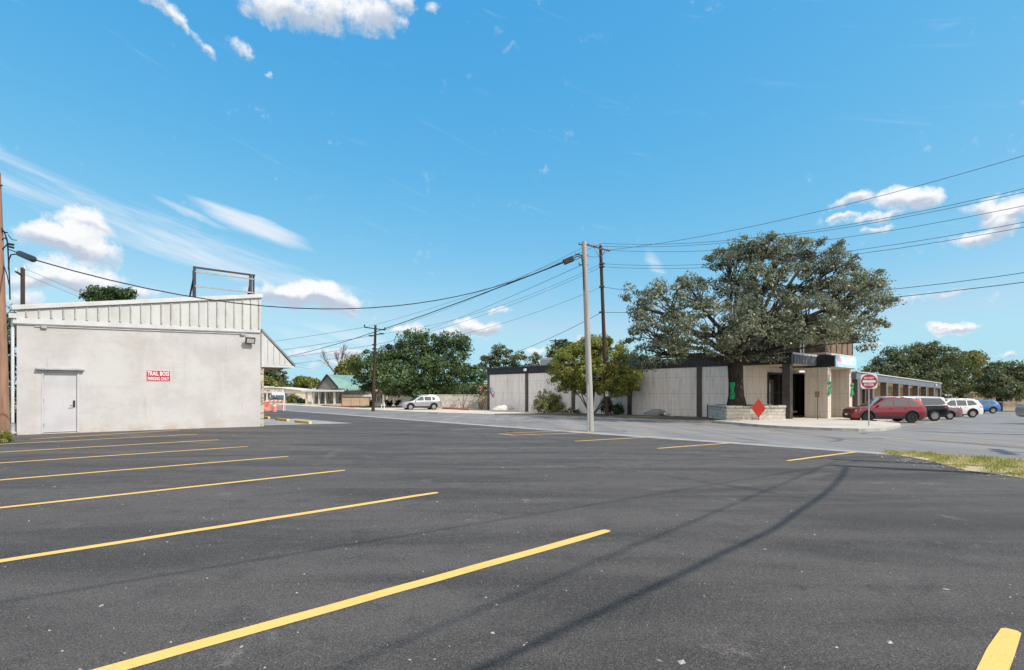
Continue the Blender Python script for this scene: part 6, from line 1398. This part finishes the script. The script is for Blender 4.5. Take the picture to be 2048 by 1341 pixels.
# ================================================================ light, sky, camera
EL = R(46); SUN = Vector((0.90 * math.cos(EL), -0.436 * math.cos(EL), math.sin(EL))).normalized()
def angles(px, py): az = math.atan((px - CX) / F); return az, math.atan((HY - py) / F * math.cos(az))
def build_sky():
    w = bpy.data.worlds.new('World'); scene.world = w; w.use_nodes = True; nt = w.node_tree; nt.nodes.clear()
    out = nt.nodes.new('ShaderNodeOutputWorld'); bg = nt.nodes.new('ShaderNodeBackground'); nt.links.new(bg.outputs[0], out.inputs[0])
    sky = nt.nodes.new('ShaderNodeTexSky'); sky.sky_type = 'NISHITA'; sky.sun_disc = False
    sky.sun_elevation = EL; sky.sun_rotation = math.atan2(SUN.x, SUN.y); sky.altitude = 300; sky.air_density = 1.0; sky.dust_density = 0.5; sky.ozone_density = 2.0
    tc = nt.nodes.new('ShaderNodeTexCoord').outputs['Generated']; sp = nt.nodes.new('ShaderNodeSeparateXYZ'); nt.links.new(tc, sp.inputs[0])
    az = mth(nt, 'ARCTAN2', sp.outputs[0], sp.outputs[1]); el = mth(nt, 'ARCSINE', sp.outputs[2])
    def nz(scale, detail, rough, vec=tc, dist=0.0): return noise(nt, vec, scale, detail, rough, dist)
    # domain warp shared by all clouds
    wx = mth(nt, 'SUBTRACT', nz(9, 5, .6), .5); mp = nt.nodes.new('ShaderNodeMapping'); nt.links.new(tc, mp.inputs[0]); mp.inputs['Location'].default_value = (3.1, 7.7, 1.3)
    wy = mth(nt, 'SUBTRACT', nz(9, 5, .6, mp.outputs[0]), .5)
    azw = mth(nt, 'ADD', az, mth(nt, 'MULTIPLY', wx, .1)); elw = mth(nt, 'ADD', el, mth(nt, 'MULTIPLY', wy, .075))
    def field(items, a_, e_):
        acc = None; sh = None
        for px, py, rx, ry, rot, k in items:
            a0, e0 = angles(px, py); a1, _ = angles(px + rx, py); _, e1 = angles(px, py - ry); ra, re = a1 - a0, e1 - e0
            da = mth(nt, 'SUBTRACT', a_, a0); de = mth(nt, 'SUBTRACT', e_, e0)
            if rot:
                c, s = math.cos(R(rot)), math.sin(R(rot)); da, de = mth(nt, 'ADD', mth(nt, 'MULTIPLY', da, c), mth(nt, 'MULTIPLY', de, s)), mth(nt, 'SUBTRACT', mth(nt, 'MULTIPLY', de, c), mth(nt, 'MULTIPLY', da, s))
            x = mth(nt, 'DIVIDE', da, ra); y = mth(nt, 'DIVIDE', de, re)
            m = mth(nt, 'SUBTRACT', 1, mth(nt, 'ADD', mth(nt, 'MULTIPLY', x, x), mth(nt, 'MULTIPLY', y, y))); m = mth(nt, 'MULTIPLY', mth(nt, 'MAXIMUM', m, -1), k)
            s_ = mth(nt, 'MULTIPLY', mth(nt, 'MAXIMUM', m, 0), y)
            acc = m if acc is None else mth(nt, 'MAXIMUM', acc, m); sh = s_ if sh is None else mth(nt, 'ADD', sh, s_)
        return acc, sh
    cum = [(560, 12, 75, 52, 0, 1), (640, 20, 100, 50, 0, 1), (735, 25, 85, 55, 0, 1), (800, 5, 36, 42, 0, 1), (300, 0, 60, 26, -28, .8), (345, 42, 48, 24, -35, .9), (412, 102, 42, 15, -32, .75), (482, 102, 28, 18, -20, .5), (543, 152, 12, 14, 0, .6), (866, 2, 24, 16, 0, .7),
           (145, 445, 80, 44, 0, 1.3), (85, 475, 90, 40, 0, 1.2), (150, 495, 90, 40, 0, 1.2), (150, 550, 110, 44, 0, 1.2), (70, 560, 90, 34, 0, 1.1), (60, 598, 60, 24, 0, 1), (280, 580, 40, 18, 0, .8),
           (545, 590, 60, 28, 0, 1), (610, 595, 100, 36, 0, 1.3), (665, 610, 66, 30, 0, 1.2), (690, 632, 40, 8, 0, .55), (958, 650, 60, 24, 0, 1.2), (1000, 616, 28, 9, 0, .8), (818, 658, 42, 17, 0, .9), (905, 665, 40, 10, 0, .6), (1172, 672, 26, 15, 0, .9), (1085, 700, 50, 8, 0, .6), (640, 705, 90, 13, 0, .75), (670, 728, 70, 14, 0, .7),
           (1712, 400, 54, 18, 8, 1), (1800, 395, 66, 28, 8, 1.1), (1835, 402, 46, 30, 0, 1.2), (1760, 432, 80, 14, 8, .85), (1705, 436, 34, 10, 0, .8), (1738, 462, 32, 9, 8, .7), (1955, 412, 46, 22, 0, .9), (2000, 430, 66, 36, 0, 1.2), (2035, 415, 40, 24, 0, .9), (1950, 480, 62, 20, 10, .95), (2000, 455, 50, 26, 0, .9),
           (1925, 651, 64, 12, 0, .95), (1905, 646, 28, 8, 0, .8), (1880, 588, 72, 10, 4, .65), (1815, 596, 30, 8, 0, .6), (2015, 714, 40, 12, 0, .8), (1985, 716, 26, 9, 0, .7), (1768, 686, 26, 8, 0, .5), (1110, 590, 14, 14, 0, .45), (1035, 100, 26, 12, 0, .3), (-60, 640, 60, 40, 0, .9)]
    m, sh = field(cum, azw, elw)
    n1 = nz(17, 10, .66); n2 = nz(60, 6, .7)
    den = mth(nt, 'ADD', m, mth(nt, 'ADD', mth(nt, 'MULTIPLY', mth(nt, 'SUBTRACT', n1, .5), 2.6), mth(nt, 'MULTIPLY', mth(nt, 'SUBTRACT', n2, .5), 1.2)))
    dcum = smooth(nt, den, .0, .95)
    # unseen broken clouds added behind the camera as neutral fill light
    nb = nz(3.2, 7, .6); back = smooth(nt, sp.outputs[1], .02, -.25); dback = mth(nt, 'MULTIPLY', smooth(nt, nb, .36, .5), back)
    dcum = mth(nt, 'MAXIMUM', dcum, dback)
    # thin streaked cirrus, stretched along its own direction
    rot = R(-17)
    cz = nt.nodes.new('ShaderNodeCombineXYZ'); ca, sa = math.cos(rot), math.sin(rot)
    nt.links.new(mth(nt, 'ADD', mth(nt, 'MULTIPLY', az, ca * 5), mth(nt, 'MULTIPLY', el, sa * 5)), cz.inputs[0]); nt.links.new(mth(nt, 'SUBTRACT', mth(nt, 'MULTIPLY', el, ca * 48), mth(nt, 'MULTIPLY', az, sa * 48)), cz.inputs[1])
    ncs = nz(1.0, 7, .6, cz.outputs[0], .4)
    cir = [(505, 452, 125, 24, -17, 1.0), (540, 462, 85, 16, -12, .9), (385, 428, 80, 9, -20, .55), (200, 400, 330, 26, -16, .3), (330, 470, 330, 46, -14, .6), (420, 520, 260, 26, -12, .75), (120, 400, 260, 40, -14, .5), (600, 560, 160, 14, -8, .5), (1312, 530, 16, 40, 30, .5), (650, 690, 160, 40, 0, .5)]
    mc, _ = field(cir, mth(nt, 'ADD', az, mth(nt, 'MULTIPLY', wx, .03)), mth(nt, 'ADD', el, mth(nt, 'MULTIPLY', wy, .012)))
    dcir = mth(nt, 'MULTIPLY', smooth(nt, mth(nt, 'ADD', mc, mth(nt, 'MULTIPLY', mth(nt, 'SUBTRACT', ncs, .5), 2.2)), -.1, 1.25), .85)
    # colours
    sr = nt.nodes.new('ShaderNodeSeparateColor'); nt.links.new(sky.outputs[0], sr.inputs[0]); sc_ = nt.nodes.new('ShaderNodeCombineColor')
    for i, (a, g) in enumerate(((.62, 1.36), (2.13, .545), (4.25, .216))):
        nt.links.new(mth(nt, 'MULTIPLY', mth(nt, 'POWER', mth(nt, 'MINIMUM', sr.outputs[i], (3.3, 5.4, 7.0)[i]), g), a), sc_.inputs[i])
    skyc = sc_.outputs[0]
    top = smooth(nt, mth(nt, 'ADD', sh, mth(nt, 'MULTIPLY', mth(nt, 'SUBTRACT', nz(14, 6, .6), .5), .9)), -.4, .2)
    k = 0.84 / SKYK
    cc = mixc(nt, top, (.52 * k, .6 * k, .72 * k), (.97 * k, .98 * k, 1.0 * k))
    c = mixc(nt, dcir, skyc, (.86 * k, .91 * k, .98 * k)); c = mixc(nt, dcum, c, mixc(nt, back, cc, (1.4 * k, 1.36 * k, 1.3 * k)))  # added rear clouds are set brighter than those in view
    nt.links.new(c, bg.inputs[0]); bg.inputs[1].default_value = SKYK
    w.cycles.sampling_method = 'MANUAL'; w.cycles.sample_map_resolution = 1024
SKYK = 0.12
def build_light_camera():
    l = bpy.data.lights.new('sun', 'SUN'); l.energy = 4.0; l.angle = R(0.5); l.color = (1, .93, .85)
    o = bpy.data.objects.new('sun', l); COL.objects.link(o); o.rotation_euler = SUN.to_track_quat('Z', 'Y').to_euler(); o.location = SUN * 60
    c = bpy.data.cameras.new('camera'); c.sensor_width = 36; c.lens = F / 2048 * 36; c.shift_y = (HY - 670.5) / 2048; c.clip_end = 3000; c.clip_start = .05
    o = bpy.data.objects.new('camera', c); COL.objects.link(o); o.location = (0, 0, CAMZ); o.rotation_euler = (R(90), 0, 0); scene.camera = o
    vs = scene.view_settings; vs.view_transform = 'Standard'; vs.look = 'None'; vs.exposure = EXPO; vs.gamma = 1; vs.use_curve_mapping = False
    scene.cycles.max_bounces = 6; scene.cycles.diffuse_bounces = 3; scene.cycles.transparent_max_bounces = 4; scene.cycles.use_denoising = True
EXPO = 0.25

build_materials(); build_sky(); build_light_camera()
build_ground(); build_stripes(); build_litter(); build_grass()
build_near_building(); build_travertine(); build_street_items(); build_houses()
_k = build_poles(); build_wires(_k); build_shadow_poles()
build_cars(); build_trees()
